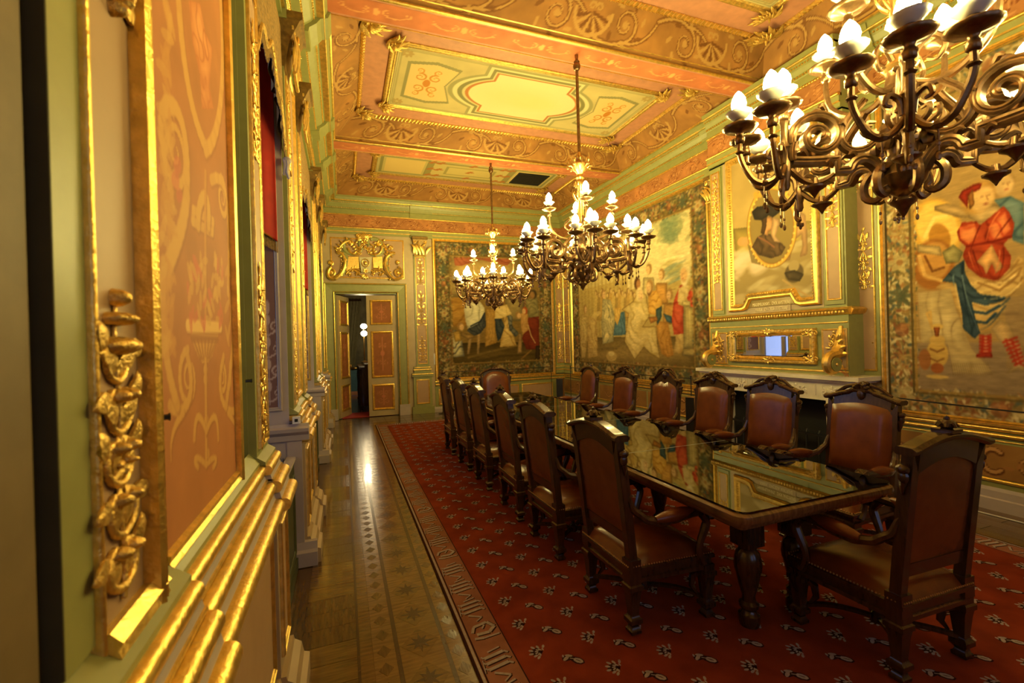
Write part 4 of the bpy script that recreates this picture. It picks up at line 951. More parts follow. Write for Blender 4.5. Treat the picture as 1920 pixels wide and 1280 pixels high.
# curtain valances and red tails
for ni, (a, b) in enumerate(NICHES[1:]):
    where = ('of the nearest niche', 'of the middle niche', 'of the farthest niche')[ni]
    vt = thing('curtain_valance', 'gold brocade curtain valance with fringe at the top ' + where, 'valance', (XL + .03, a, 0), 0, 'curtain valances over the window niches')
    L = b - a
    us = lsp(0, L, 70); vs = lsp(0, 1, 20)
    mb = MB(); n = 60; rows = 10
    bot = lambda t: 3.02 + .55 * (abs(2 * t - 1) ** .0) * 0 + .10 * sin(t * pi * 3) ** 2 + .30 * sin(pi * t) * (1 - .0)
    vv = []
    for th in (0, .02):
        for j in range(rows + 1):
            for i in range(n + 1):
                t = i / n; zb = bot(t); z = 3.93 + (zb - 3.93) * j / rows
                vv.append((-.012 + .012 * sin(t * 60) * (j / rows) - th, .01 + (L - .02) * t, z))
    K = (n + 1) * (rows + 1); fs = []
    for j in range(rows):
        for i in range(n):
            q = j * (n + 1) + i; fs.append((q, q + n + 1, q + n + 2, q + 1)); fs.append((K + q, K + q + 1, K + q + n + 2, K + q + n + 1))
    mb.add(vv, fs); obj('brocade', mb, FRINGE, vt)
    fr = MB()
    for i in range(150):
        t = (i + .5) / 150; zb = bot(t); y_ = .01 + (L - .02) * t
        fr.tube([(-.008, y_, zb + .01), (-.006 + .003 * sin(i), y_, zb - .05 - .012 * (i % 3))], [.0045, .003], 4)
    f_ = obj('fringe', fr, FRINGE, vt); f_['kind'] = 'stuff'
    obj('braid', MB().tube([(-.002, .01 + (L - .02) * i / 60, bot(i / 60) + .02) for i in range(61)], .012, 6), GOLDL, vt)
    ct = thing('curtain_tail', 'red velvet curtain tail with gold embroidery on the far side ' + where, 'curtain', (0, b, 0), 0, 'red curtain tails')
    def cw(u, v): return .02 * np.sin(u * 38) + .012
    def cp(c):
        c.mult(.9 + .2 * fbm(c.U, c.V, 14, 3)); G = (196, 132, 40)
        for k in range(26):
            v = .05 + k * .05; w_ = .05 * (1 - k / 40)
            for g in (-1, 1): c.spiral(.34 - .1 + g * w_, v, .035, 1.2, pi / 2, g, .018, G, .95 if k < 14 else .3)
        c.stroke([(.0, .05), (.42, .0)], .02, G)
    cu = painted('cloth', (WX + .12, -.05, 2.36), X, Z, lsp(0, .46, 60), lsp(0, 1.57, 90), cp, attr_mat('red_silk_%d' % ni, .6), (176, 40, 16), ct, depth=.012, warp=cw)
    co = np.empty(len(cu.data.vertices) * 3, np.float32); cu.data.vertices.foreach_get('co', co); co = co.reshape(-1, 3)
    t = np.clip((co[:, 2] - 2.36) / 1.57, 0, 1); uu = (co[:, 0] - WX - .12) / .46
    co[:, 2] = 2.36 + .26 * (1 - uu) * (1 - t) + t * 1.57; cu.data.vertices.foreach_set('co', co.ravel()); cu.data.update()
    fr = MB()
    for i in range(56):
        uu = (i + .5) / 56; x_ = WX + .12 + .46 * uu; z_ = 2.36 + .26 * (1 - uu)
        fr.tube([(x_, -.04 - .02 * sin(.46 * uu * 38), z_ + .01), (x_, -.045 - .02 * sin(.46 * uu * 38), z_ - .08)], [.005, .004], 4)
    f_ = obj('fringe', fr, FRINGE, ct); f_['kind'] = 'stuff'
tb = thing('tieback_hook', 'grey rope curtain tieback hook on the violet jamb', 'hook', (-.36, 3.64, 2.9))
obj('rope', MB().tube([(0.02, 0, .06), (.02, -.03, .03), (.025, -.045, 0), (.02, -.04, -.05), (.03, -.02, -.09)], .012, 6).tube([(.0, -.02, .05), (.01, -.045, .0), (.0, -.03, -.07)], .01, 6), STONE, tb)
obj('rosette', MB().ell((.02, -.02, .04), .03, .02, .03), STONE, tb)
ws = thing('wall_socket', 'small white socket box on the violet jamb above the radiator cabinet', 'socket', (-.33, 3.655, 1.055))
obj('box', MB().box(-.025, .025, -.03, .012, -.01, .04), WHITEP, ws, smooth=False); obj('face', MB().box(-.011, .011, -.033, -.03, .004, .026), BLACKM, ws, smooth=False)
# ================================================================ TAPESTRIES
LEAFC = [(84, 80, 44), (110, 98, 54), (146, 126, 76), (66, 64, 44), (168, 144, 92), (124, 88, 50), (92, 68, 38), (184, 160, 108), (132, 74, 46), (74, 84, 78), (60, 52, 32)]
def border(c, w, h, bw, seed, dens=1.0, base=(112, 92, 48), size=.05, pal=LEAFC):
    for (a0, b0, a1, b1) in ((0, 0, w, bw), (0, h - bw, w, h), (0, 0, bw, h), (w - bw, 0, w, h)):
        c.rect(a0, b0, a1, b1, base)
    rs = np.random.RandomState(seed)
    for (a0, b0, a1, b1) in ((0, 0, w, bw), (0, h - bw, w, h), (0, 0, bw, h), (w - bw, 0, w, h)):
        A = (a1 - a0) * (b1 - b0); n = int(A * 1100 * dens); hor = (a1 - a0) > (b1 - b0); L = (a1 - a0) if hor else (b1 - b0)
        s_ = size * .8
        m_ = s_ * .8
        for i in range(n):
            c.ell(rs.uniform(a0 + m_ * 0, a1), rs.uniform(b0, b1), s_ * rs.uniform(.6, 1.1), s_ * rs.uniform(.2, .4), pal[rs.randint(len(pal))], rs.uniform(0, pi), .9, soft=.35)
        for i in range(int(L / .34)):
            t = (i + .5) * .34; u, v = (a0 + t, (b0 + b1) / 2) if hor else ((a0 + a1) / 2, b0 + t); k = i % 4
            if k == 0:
                for j in range(6): c.ell(u + .05 * cos(j), v + .05 * sin(j), .055, .03, (182, 160, 108), j, .7)
                c.ell(u, v, .03, .03, (150, 104, 58), 0, .8)
            elif k == 1:
                for g in (-1, 1): c.spiral(u + g * .05, v, .09, 1.3, 1.2, g, .022, (164, 134, 78), .8)
            elif k == 2: c.ell(u, v, .06, .07, (132, 80, 48), 0, .7); c.ell(u + .02, v + .02, .03, .035, (176, 120, 72), 0, .7)
            else:
                for j in range(7): c.ell(u + .06 * cos(j * .9), v + .07 * sin(j * .9), .06, .022, (78, 84, 62), j * .9, .8)
    for e, col in ((.012, (70, 56, 30)), (bw - .012, (150, 118, 60)), (bw - .035, (96, 78, 40))):
        c.stroke([(e, e), (w - e, e), (w - e, h - e), (e, h - e), (e, e)], .02, col)
def weave(c):
    c.mult(.86 + .22 * fbm(c.U * 1.0, c.V * 2.5, 14, 9) + .06 * (fbm(c.U, c.V * 60, 4, 2, 2) - .5))

# ---- tapestry with the bearded man in red, between corner and chimney
T1Y0, T1Z0, T1W, T1H = 9.93, .75, 4.42, 3.24
def q1(x, y):
    p = on_x(1080 + x / 4, 380 + y / 4, XR - .03); return (T1Y0 - p.y, p.z - T1Z0)
def tap1(c):
    w, h = T1W, T1H; C = c.cloth; P = lambda *a: [q1(*p) for p in a]
    c.rect(0, 0, w, h, (172, 146, 84)); c.rect(0, h * .62, w, h, (186, 164, 106)); c.rect(2.3, h * .55, w, h, (204, 184, 132))
    for k in range(14): u = .45 + k * .15; c.rect(u, .9, u + .07, 2.6, (158, 130, 70), .55)
    c.poly(P((10, 1010), (900, 1000), (905, 1260), (10, 1260)), (142, 116, 64), turn=True)
    rs = np.random.RandomState(2)
    for k in range(80): u, v = q1(700 + rs.normal(0, 38), 180 + rs.normal(0, 70)); c.ell(u, v, .16, .05, (112, 124, 92) if k % 2 else (138, 140, 96), rs.uniform(0, 3), .5)
    for k in range(40): u, v = q1(rs.uniform(680, 870), 510 + rs.normal(0, 30)); c.ell(u, v, .2, .03, (124, 136, 112) if k % 2 else (170, 152, 90), .25, .5)
    c.stroke(P((680, 420), (800, 400), (880, 350)), .05, (222, 204, 150), .7)
    # crowd behind
    for k in range(16):
        x = 150 + k * 22; y = 690 + 18 * sin(k * 2.1); c.poly(P((x - 10, y), (x + 12, y), (x + 20, y + 180), (x - 18, y + 180)), ((186, 156, 88), (150, 122, 66), (176, 140, 74))[k % 3]); u, v = q1(x, y - 12); c.head(u, v, .065, (196, 164, 104), (124, 92, 50), 1 if k % 2 else -1)
    for x, y in ((545, 500), (640, 540), (700, 690)):
        c.poly(P((x - 40, y + 60), (x + 40, y + 60), (x + 50, y + 220), (x - 50, y + 220)), (206, 182, 120) if x < 600 else (186, 136, 66), turn=True); u, v = q1(x, y); c.head(u, v, .11, face=-1)
    # kneeling and standing women at the left
    C(P((45, 830), (85, 830), (90, 1000), (70, 1160), (40, 1165), (30, 1000)), (150, 120, 66), (204, 176, 112), 8, .2, 3)
    C(P((95, 860), (150, 840), (160, 980), (165, 1150), (90, 1165), (85, 1000)), (146, 112, 60), (210, 180, 112), 8, .3, 5)
    u, v = q1(70, 800); c.head(u, v, .11); u, v = q1(150, 840); c.ell(u, v, .2, .06, (196, 166, 100), .2)
    C(P((200, 720), (260, 730), (290, 850), (280, 1040), (200, 1060), (190, 900)), (104, 100, 74), (216, 190, 128), 9, .5, 7); u, v = q1(205, 690); c.head(u, v, .11, face=1)
    C(P((300, 830), (365, 815), (375, 990), (280, 995)), (50, 72, 84), (92, 122, 132), 8, .4, 4); C(P((290, 790), (340, 780), (330, 860), (310, 920), (292, 880)), (166, 122, 52), (214, 176, 96), 8, .3, 2)
    u, v = q1(265, 1150); c.ell(u, v, .2, .11, (176, 146, 86)); c.ell(u, v + .05, .12, .05, (206, 180, 120)); c.stroke(P((160, 1100), (300, 1090), (370, 1040)), .06, (112, 92, 50), .6)
    # the bending woman in cream, the man in gold
    C(P((600, 880), (690, 900), (735, 1140), (690, 1160), (640, 1130), (610, 1010)), (132, 88, 36), (196, 144, 66), 7, .3, 9)
    C(P((430, 740), (470, 660), (525, 690), (550, 850), (500, 930), (600, 930), (610, 1060), (630, 1170), (560, 1130), (510, 1080), (440, 1175), (365, 1040), (395, 830), (345, 800)), (164, 136, 74), (228, 202, 140), 5, .9, 6, edge=(.02, (110, 84, 40)))
    C(P((540, 670), (600, 655), (640, 720), (650, 790), (620, 850), (545, 830)), (158, 108, 36), (216, 168, 82), 7, 1.2, 3); c.poly(P((600, 800), (645, 770), (640, 860), (610, 920), (600, 850)), (66, 84, 82), turn=True)
    u, v = q1(550, 632); c.head(u, v, .14, face=-1, beard=(120, 84, 44)); u, v = q1(462, 610); c.head(u, v, .13, (150, 104, 60), (80, 50, 26), 1); u, v = q1(480, 690); c.head(u, v, .15, (206, 170, 118), (208, 184, 130), 1)
    c.poly(P((545, 860), (605, 850), (615, 880), (560, 905)), (176, 116, 54), turn=True); c.poly(P((655, 830), (715, 850), (720, 905), (680, 890)), (70, 96, 108), turn=True)
    # bearded man with the red cloak, leaning on a pedestal
    C(P((760, 860), (800, 840), (812, 1100), (780, 1130), (730, 1125), (745, 1040)), (150, 116, 62), (206, 176, 112), 7, .2, 8)
    C(P((780, 620), (820, 600), (790, 690), (765, 760), (812, 780), (805, 980), (735, 990), (718, 880), (735, 730)), (134, 40, 24), (206, 98, 62), 6, .25, 2)
    C(P((830, 690), (885, 615), (892, 860), (860, 790), (840, 740)), (138, 42, 24), (210, 96, 60), 7, .5, 6); C(P((770, 640), (850, 600), (840, 700), (800, 760), (760, 740)), (160, 130, 78), (216, 190, 130), 8, .5, 3)
    u, v = q1(815, 535); c.head(u, v, .17, (196, 156, 104), (198, 178, 128), -1, beard=(214, 196, 148))
    c.poly(P((803, 755), (892, 790), (898, 1090), (806, 1090)), (182, 160, 100), turn=True); c.poly(P((800, 1090), (906, 1085), (912, 1150), (798, 1148)), (166, 142, 86), turn=True); c.poly(P((795, 735), (855, 735), (860, 775), (798, 770)), (192, 170, 110), turn=True)
    for k in range(4): c.stroke(P((820 + k * 20, 790), (826 + k * 20, 1085)), .012, (140, 116, 66), .6)
    border(c, w, h, .34, 4, .8, size=.06); c.soften(1); weave(c)
t = thing('tapestry', 'large tapestry of robed figures with a bearded man in red leaning on a pedestal', 'tapestry', (0, 0, 0))
painted('weaving', (XR - .03, T1Y0, T1Z0), -Y, Z, lsp(0, T1W, 320), lsp(0, T1H, 330), tap1, WEAVE, (172, 146, 84), t, depth=.02)
gold_frame('frame', (XR - .0, T1Y0 + .07, T1Z0 - .02), -Y, Z, T1W + .14, T1H + .06, .08, .055, t)

# ---- tapestry on the far wall
T2X0, T2Z0, T2W, T2H = 2.06, .76, 2.93, 3.2
def q2(x, y):
    p = on_y(810 + x / 4.4125, 430 + y / 4.4125, YF - .03); return (p.x - T2X0, p.z - T2Z0)
def tap2(c):
    w, h = T2W, T2H; C = c.cloth; P = lambda *a: [q2(*p) for p in a]
    c.rect(0, 0, w, h, (124, 98, 50)); c.poly(P((130, 195), (720, 195), (720, 560), (130, 560)), (168, 140, 84), turn=True); C(P((175, 200), (720, 205), (620, 300), (400, 250), (250, 300), (190, 300)), (122, 62, 40), (170, 100, 66), 4, 1.0, 3)
    C(P((150, 560), (290, 570), (280, 800), (140, 800)), (126, 88, 36), (170, 126, 56), 5, 1.2, 2); c.poly(P((600, 560), (760, 500), (760, 760), (620, 760)), (142, 122, 76), turn=True)
    c.poly(P((130, 940), (890, 930), (895, 1150), (130, 1150)), (88, 70, 34), turn=True); c.stroke(P((300, 1060), (480, 1010), (700, 960)), .05, (120, 98, 50), .8); c.stroke(P((350, 1100), (560, 1050), (880, 1030)), .06, (70, 56, 26), .7)
    C(P((450, 660), (520, 660), (530, 940), (440, 970)), (132, 96, 40), (182, 142, 72), 9, .0, 4)
    # man in white and dark blue mantle
    c.poly(P((300, 880), (335, 880), (310, 1030), (290, 1030)), (176, 142, 88), turn=True); c.poly(P((370, 860), (405, 850), (390, 1030), (372, 1030)), (176, 142, 88), turn=True); c.poly(P((240, 850), (330, 870), (360, 890), (300, 910), (240, 880)), (150, 118, 66), turn=True)
    C(P((285, 590), (400, 600), (435, 650), (442, 800), (380, 860), (300, 835), (275, 750), (265, 660)), (150, 140, 112), (222, 212, 176), 4, .5, 5)
    C(P((300, 820), (380, 780), (440, 690), (446, 800), (400, 860), (350, 880), (290, 840)), (24, 28, 38), (92, 92, 86), 7, 1.0, 3)
    c.stroke(P((320, 800), (400, 760), (436, 690)), .03, (34, 38, 46)); u, v = q2(345, 560); c.head(u, v, .12, beard=(110, 80, 44))
    # woman in pale gown with blue mantle
    C(P((590, 700), (640, 740), (660, 830), (700, 960), (560, 975), (575, 880), (600, 800)), (140, 106, 50), (214, 184, 118), 6, .25, 7); C(P((520, 740), (570, 730), (600, 800), (570, 900), (545, 925), (525, 830)), (22, 28, 40), (70, 76, 76), 6, .3, 2)
    C(P((620, 690), (665, 720), (665, 800), (720, 860), (690, 890), (640, 830)), (34, 40, 46), (150, 142, 116), 7, .5, 3); C(P((520, 650), (620, 620), (660, 700), (560, 740), (520, 740)), (176, 146, 84), (226, 200, 140), 6, .7, 6); u, v = q2(575, 590); c.head(u, v, .11, face=-1)
    # seated figure at the left
    C(P((150, 840), (200, 830), (250, 920), (270, 1050), (150, 1060), (140, 920)), (40, 40, 40), (206, 192, 146), 7, .7, 4); u, v = q2(240, 805); c.head(u, v, .11); c.poly(P((170, 850), (230, 830), (245, 920), (190, 930)), (178, 140, 66), turn=True)
    # armoured man with the red cape, page beside him
    C(P((800, 720), (885, 715), (888, 990), (780, 992), (745, 900), (780, 800)), (78, 26, 16), (134, 58, 34), 4, .2, 4); C(P((770, 580), (870, 560), (886, 720), (800, 730)), (84, 78, 50), (150, 134, 86), 7, .8, 3); u, v = q2(835, 540); c.head(u, v, .13, (140, 104, 62), (60, 50, 34), -1)
    C(P((735, 690), (790, 700), (800, 830), (750, 870), (735, 800)), (150, 106, 54), (206, 166, 104), 8, .3, 5); c.poly(P((715, 860), (745, 860), (745, 1020), (705, 1030)), (172, 136, 82), turn=True); u, v = q2(765, 675); c.head(u, v, .1, hair=(150, 66, 36), face=-1); u, v = q2(715, 712); c.head(u, v, .1, face=1)
    c.stroke(P((795, 790), (820, 880), (855, 940)), .025, (190, 160, 104)); c.stroke(P((740, 1070), (820, 1000)), .04, (130, 98, 48)); c.poly(P((860, 960), (890, 960), (895, 1080), (855, 1080)), (60, 44, 28), turn=True)
    border(c, w, h, .35, 8, 1.0, (84, 74, 42), size=.055); c.soften(1); weave(c)
t = thing('tapestry', 'tapestry on the end wall with a white mantled man and red caped soldier', 'tapestry', (0, 0, 0))
painted('weaving', (T2X0, YF - .03, T2Z0), X, Z, lsp(0, T2W, 260), lsp(0, T2H, 290), tap2, WEAVE, (124, 98, 50), t, depth=.02)
gold_frame('frame', (T2X0 - .07, YF, T2Z0 - .05), X, Z, T2W + .14, T2H + .11, .08, .055, t)

# ---- tapestry at the right edge
T3Y0, T3Z0, T3W, T3H = 3.07, .75, 3.6, 3.24
def q3(x, y):
    p = on_x(1680 + x / 2.783, 300 + y / 2.783, XR - .03); return (T3Y0 - p.y, p.z - T3Z0)
def tap3(c):
    w, h = T3W, T3H; C = c.cloth; P = lambda *a: [q3(*p) for p in a]
    c.rect(0, 0, w, h, (158, 126, 76)); c.rect(0, 0, w, .72, (138, 114, 84)); c.rect(.9, .5, w, 1.1, (144, 116, 78)); c.stroke(P((560, 800), (668, 810)), .03, (128, 102, 70), .6)
    for k in range(9): u = 1.2 + .26 * k; c.rect(u, 1.1, u + .1, h, (148, 116, 68), .6)
    # further figures towards the unseen end of the weaving
    C([(1.5, .5), (1.9, .5), (1.85, 2.2), (1.55, 2.3)], (60, 76, 84), (150, 150, 130), 5, .3, 2); C([(2.1, .45), (2.6, .45), (2.5, 2.1), (2.2, 2.2)], (140, 60, 36), (206, 140, 88), 5, .3, 5); c.head(1.7, 2.42, .13); c.head(2.35, 2.34, .13, face=-1)
    # shield and bowl
    u, v = q3(205, 355); c.ell(u, v, .19, .30, (206, 158, 66), .3); c.ell(u + .01, v, .15, .25, (226, 184, 92), .3); c.ell(u + .03, v - .1, .08, .14, (176, 122, 46), .2); c.stroke(P((150, 400), (200, 300), (260, 290)), .03, (236, 204, 120))
    u, v = q3(190, 545); c.ell(u, v, .17, .24, (150, 96, 42)); c.ell(u + .01, v + .03, .13, .18, (186, 134, 66)); c.stroke(P((120, 500), (150, 600), (240, 630)), .03, (206, 160, 90)); c.stroke(P((150, 500), (190, 580), (250, 560)), .02, (120, 74, 34)); c.poly(P((112, 440), (230, 450), (240, 500), (112, 480)), (190, 160, 104), turn=True); c.poly(P((240, 480), (300, 440), (350, 480), (330, 530), (260, 540)), (150, 138, 88), turn=True)
    # arm, shoulders, heads
    c.poly(P((200, 240), (260, 225), (370, 250), (400, 300), (330, 300), (200, 262)), (186, 150, 94), turn=True); c.poly(P((370, 250), (520, 230), (560, 250), (520, 310), (440, 330), (380, 300)), (196, 160, 104), turn=True)
    C(P((510, 210), (600, 190), (668, 220), (668, 440), (610, 420), (590, 300)), (52, 76, 82), (112, 130, 124), 7, .4, 3)
    u, v = q3(548, 130); c.head(u, v, .125, (190, 154, 104), (140, 106, 60), 1); u, v = q3(435, 200); c.head(u, v, .155, (196, 156, 100), (176, 130, 62), 1, tilt=-.2); c.poly(P((325, 195), (345, 160), (400, 130), (450, 118), (440, 150), (380, 180), (372, 250), (345, 215)), (160, 46, 26), turn=True); c.poly(P((375, 190), (400, 150), (410, 230), (385, 260)), (140, 90, 40), turn=True)
    # cream skirt, blue drapery, red tunic
    C(P((380, 575), (470, 620), (560, 600), (640, 500), (668, 520), (668, 640), (590, 720), (555, 790), (500, 880), (420, 925), (385, 880), (310, 760), (290, 690), (205, 665), (240, 640), (330, 630)), (150, 112, 58), (226, 190, 122), 6, 1.0, 4)
    C(P((355, 520), (300, 560), (240, 632), (310, 640), (325, 700), (345, 800), (350, 880), (410, 932), (440, 900), (415, 830), (395, 740), (470, 760), (560, 735), (580, 715), (440, 700), (390, 650), (360, 590)), (24, 38, 50), (84, 104, 112), 7, .7, 2)
    c.stroke(P((400, 790), (470, 800), (540, 760)), .022, (34, 58, 76)); c.stroke(P((410, 840), (470, 850), (520, 800)), .02, (34, 58, 76)); c.stroke(P((430, 640), (540, 680), (640, 600)), .018, (150, 110, 58)); c.stroke(P((420, 600), (540, 650), (650, 560)), .014, (150, 110, 58))
    C(P((318, 375), (345, 325), (420, 320), (440, 340), (560, 240), (590, 270), (618, 330), (610, 385), (560, 440), (600, 500), (595, 560), (530, 632), (440, 610), (375, 560), (348, 500), (365, 450), (330, 420)), (112, 30, 16), (184, 74, 38), 7, .7, 3)
    C(P((330, 350), (410, 330), (430, 400), (380, 440), (335, 410)), (176, 66, 32), (226, 146, 84), 8, .8, 5); C(P((480, 350), (570, 270), (600, 360), (540, 420), (490, 410)), (170, 54, 28), (222, 136, 78), 7, .6, 7); c.poly(P((420, 530), (500, 440), (560, 560), (520, 590), (500, 540), (470, 600), (455, 560)), (228, 168, 100), turn=True); c.stroke(P((370, 450), (480, 430), (600, 400)), .02, (110, 26, 14))
    # long curved folds of skirt and drapery
    for (a, b, d), ww, cc in ((((640, 520), (560, 660), (400, 640)), .016, (140, 102, 54)), (((655, 560), (600, 700), (420, 690)), .016, (140, 102, 54)), (((660, 610), (600, 760), (470, 750)), .014, (132, 96, 52)), (((590, 720), (520, 800), (430, 800)), .018, (52, 66, 76)), (((570, 760), (510, 850), (425, 850)), .016, (52, 66, 76)), (((540, 800), (490, 880), (420, 890)), .014, (60, 70, 76)), (((620, 600), (520, 690), (390, 610)), .012, (236, 206, 144)), (((650, 640), (580, 740), (450, 720)), .012, (236, 206, 144)),
            (((350, 540), (330, 640), (400, 900)), .02, (20, 32, 44)), (((345, 600), (360, 720), (430, 890)), .014, (112, 130, 134)), (((300, 600), (290, 640), (330, 700)), .014, (104, 124, 130)), (((310, 650), (330, 760), (350, 860)), .016, (206, 172, 110)), (((440, 340), (400, 420), (370, 540)), .014, (96, 24, 12)), (((600, 300), (520, 400), (500, 440)), .014, (96, 24, 12)), (((540, 270), (480, 340), (470, 430)), .012, (214, 118, 66)), (((400, 470), (420, 540), (450, 600)), .014, (96, 24, 12)), (((560, 460), (570, 540), (530, 620)), .014, (96, 24, 12)), (((380, 480), (395, 540), (420, 590)), .01, (206, 104, 58)), (((540, 470), (545, 530), (510, 600)), .01, (210, 110, 62))):
        c.stroke([q3(*p) for p in bez(a, b, d, n=9)], ww, cc, .75, True)
    # table cloth with fringe, urn
    C(P((112, 690), (285, 672), (320, 800), (395, 985), (505, 1105), (420, 1115), (300, 1110), (270, 960), (130, 950)), (150, 124, 80), (208, 182, 128), 5, .1, 6)
    for k in range(18): c.stroke(P((290 + k * 11, 1060), (300 + k * 12, 1125)), .008, (120, 98, 64), .6)
    for x, y, a, b, cc in ((215, 1010, .085, .13, (188, 150, 76)), (213, 870, .05, .03, (206, 168, 90)), (215, 1085, .05, .05, (150, 84, 42)), (215, 1130, .09, .02, (196, 160, 88)), (215, 940, .06, .05, (196, 158, 84)), (150, 1040, .05, .1, (150, 96, 52))):
        u, v = q3(x, y); c.ell(u, v, a, b, cc)
    c.poly(P((195, 870), (230, 870), (222, 920), (205, 920)), (150, 80, 40), turn=True); c.stroke(P((190, 880), (160, 800), (180, 790), (185, 860)), .018, (196, 156, 86)); c.stroke(P((180, 985), (215, 1000), (250, 985)), .014, (120, 76, 36)); c.stroke(P((180, 1035), (215, 1050), (250, 1035)), .012, (120, 76, 36))
    # legs with laced boots
    c.poly(P((435, 905), (492, 900), (496, 1000), (505, 1028), (440, 1034), (415, 1025), (440, 990)), (206, 166, 108), turn=True); c.poly(P((495, 880), (540, 830), (590, 850), (625, 930), (668, 980), (668, 1100), (640, 1090), (600, 1110), (575, 1112), (615, 1060), (600, 990), (545, 950)), (214, 176, 116), turn=True)
    for k in range(6): c.stroke(P((438, 915 + k * 17), (494, 925 + k * 17)), .016, (158, 42, 26)); c.stroke(P((494, 912 + k * 17), (438, 930 + k * 17)), .012, (158, 42, 26))
    c.poly(P((420, 1010), (500, 1005), (505, 1030), (418, 1030)), (160, 46, 28), turn=True)
    for k in range(7): c.stroke(P((560 + k * 10, 950 + k * 20), (630 + k * 6, 925 + k * 20)), .016, (158, 42, 26)); c.stroke(P((570 + k * 9, 935 + k * 20), (625 + k * 7, 950 + k * 20)), .012, (158, 42, 26))
    for k in range(8): c.stroke(P((520 + k * 9, 880 + k * 8), (560 + k * 8, 850 + k * 9)), .006, (160, 118, 66), .7)
    border(c, w, h, .26, 12, 1.3, (138, 112, 66), size=.05, pal=[(150, 128, 80), (176, 152, 100), (196, 172, 122), (120, 104, 62), (94, 88, 56), (160, 112, 66), (132, 84, 52), (84, 92, 82), (206, 186, 138)]); c.soften(1); weave(c)
t = thing('tapestry', 'tapestry of a figure in red tunic, blue drapery and laced red boots', 'tapestry', (0, 0, 0))
painted('weaving', (XR - .03, T3Y0, T3Z0), -Y, Z, np.concatenate([lsp(0, 1.25, 310), lsp(1.26, T3W, 70)]), lsp(0, T3H, 440), tap3, WEAVE, (176, 148, 98), t, depth=.02)
gold_frame('frame', (XR, T3Y0 + .06, T3Z0 - .02), -Y, Z, T3W + .12, T3H + .06, .07, .055, t)

# ================================================================ CHIMNEY PIECE
BX = 5.1
cb = struct(obj('wall_chimney', MB().box(BX, XR, 3.33, 5.22, 1.82, 4.02).box(BX - .03, XR, 3.30, 5.25, 1.12, 1.82), GREEN, smooth=False), 'sage green chimney breast with gilded panels')
entablature('c', cb, (BX, 5.22, 0), (BX, 3.33, 0), -X, [], deep=.12)
obj('entablature_return', MB().box(BX, XR, 3.33, 5.22, 4.0, 4.8), GREEN, cb, smooth=False)
for a0 in (5.2, 3.55):
    pilaster(cb, (BX, a0, 0), -Y, .2, 1.9, 3.98, t=.015, spots=((2.35, .5), (2.85, .55), (3.35, .5)) if a0 > 5 else ((2.75, .5), (3.3, .5)))
obj('breast_panel', MB().box(BX - .004, BX, 3.58, 4.97, 1.88, 4.0), TAN, cb, smooth=False)
# gilded ledge
mb = MB().strip([(0, 1.78), (.03, 1.78), (.06, 1.8), (.075, 1.84), (.05, 1.86), (0, 1.87)], (BX, 5.27, 0), (BX, 3.28, 0), -X)
mb.strip([(0, 1.78), (.03, 1.78), (.06, 1.8), (.075, 1.84), (.05, 1.86), (0, 1.87)], (BX - .02, 3.33, 0), (XR, 3.33, 0), -Y)
for i in range(52): mb.ell((BX - .066, 5.25 - i * .0376, 1.81), .014, .016, .02, 6, 4)
obj('gilded_ledge', mb, GOLD, cb)
obj('lower_panel_fillet', MB().strip(roll(.0, 1.70, .008), (BX - .03, 5.24, 0), (BX - .03, 3.31, 0), -X).strip(roll(.0, 1.16, .012), (BX - .03, 5.24, 0), (BX - .03, 3.31, 0), -X), GOLD, cb)
for a0 in (5.2, 3.58):
    obj('lower_panel', MB().box(BX - .034, BX - .03, a0 - .25, a0, 1.2, 1.62), PINK, cb, smooth=False); gold_frame('gilded_moulding', (BX - .03, a0 + .015, 1.185), -Y, Z, .28, .45, .022, .012, cb)
    og = Orn((BX - .034, a0 - .125, 1.22), -Y, Z); og.candelabra(0, 0, .2, .36, .009, 2); obj('carved_relief', og, GOLD, cb)
og = Orn((XR - .005, 3.24, 1.2), -Y, Z); og.candelabra(.03, 0, .2, .5, .01, 3); obj('carved_relief', og, GOLD, cb)
gold_frame('gilded_moulding', (XR, 3.34, 1.14), -Y, Z, .2, .7, .02, .014, wall_right)
# scroll consoles
for y_, lab in ((3.38, 'near'), (5.12, 'far')):
    mb = MB(); pts = spiral_pts(0, 0, .1, 1.6, pi / 2, 1, 30)
    mb.tube([(BX - .19 + p[0], y_, 1.25 + p[1]) for p in pts], [.045] * 12 + [.03] * (len(pts) - 12), 8)
    mb.tube([(BX - .19, y_, 1.35), (BX - .12, y_, 1.36), (BX - .06, y_, 1.44), (BX - .04, y_, 1.58), (BX - .03, y_, 1.66)], [.045, .06, .055, .04, .02], 8)
    og = Orn((BX - .06, y_ + .03, 1.3), -Y, Z)
    for k in range(4): og.leaf(.03, .03 + .05 * k, pi * (.25 + .1 * k), .11, .06, .06)
    mb.add(og.v, og.f); mb.ell((BX - .19, y_ - .05, 1.25), .02, .02, .02)
    obj('scroll_console', mb, GOLD, cb); obj('console_face', MB().lathe([(.002, -.005), (.075, -.005), (.075, .005), (.002, .005)], 18), GREEN, cb).matrix_world = Matrix.Translation((BX - .19, y_ - .048, 1.25)) @ Matrix.Rotation(pi / 2, 4, 'X')
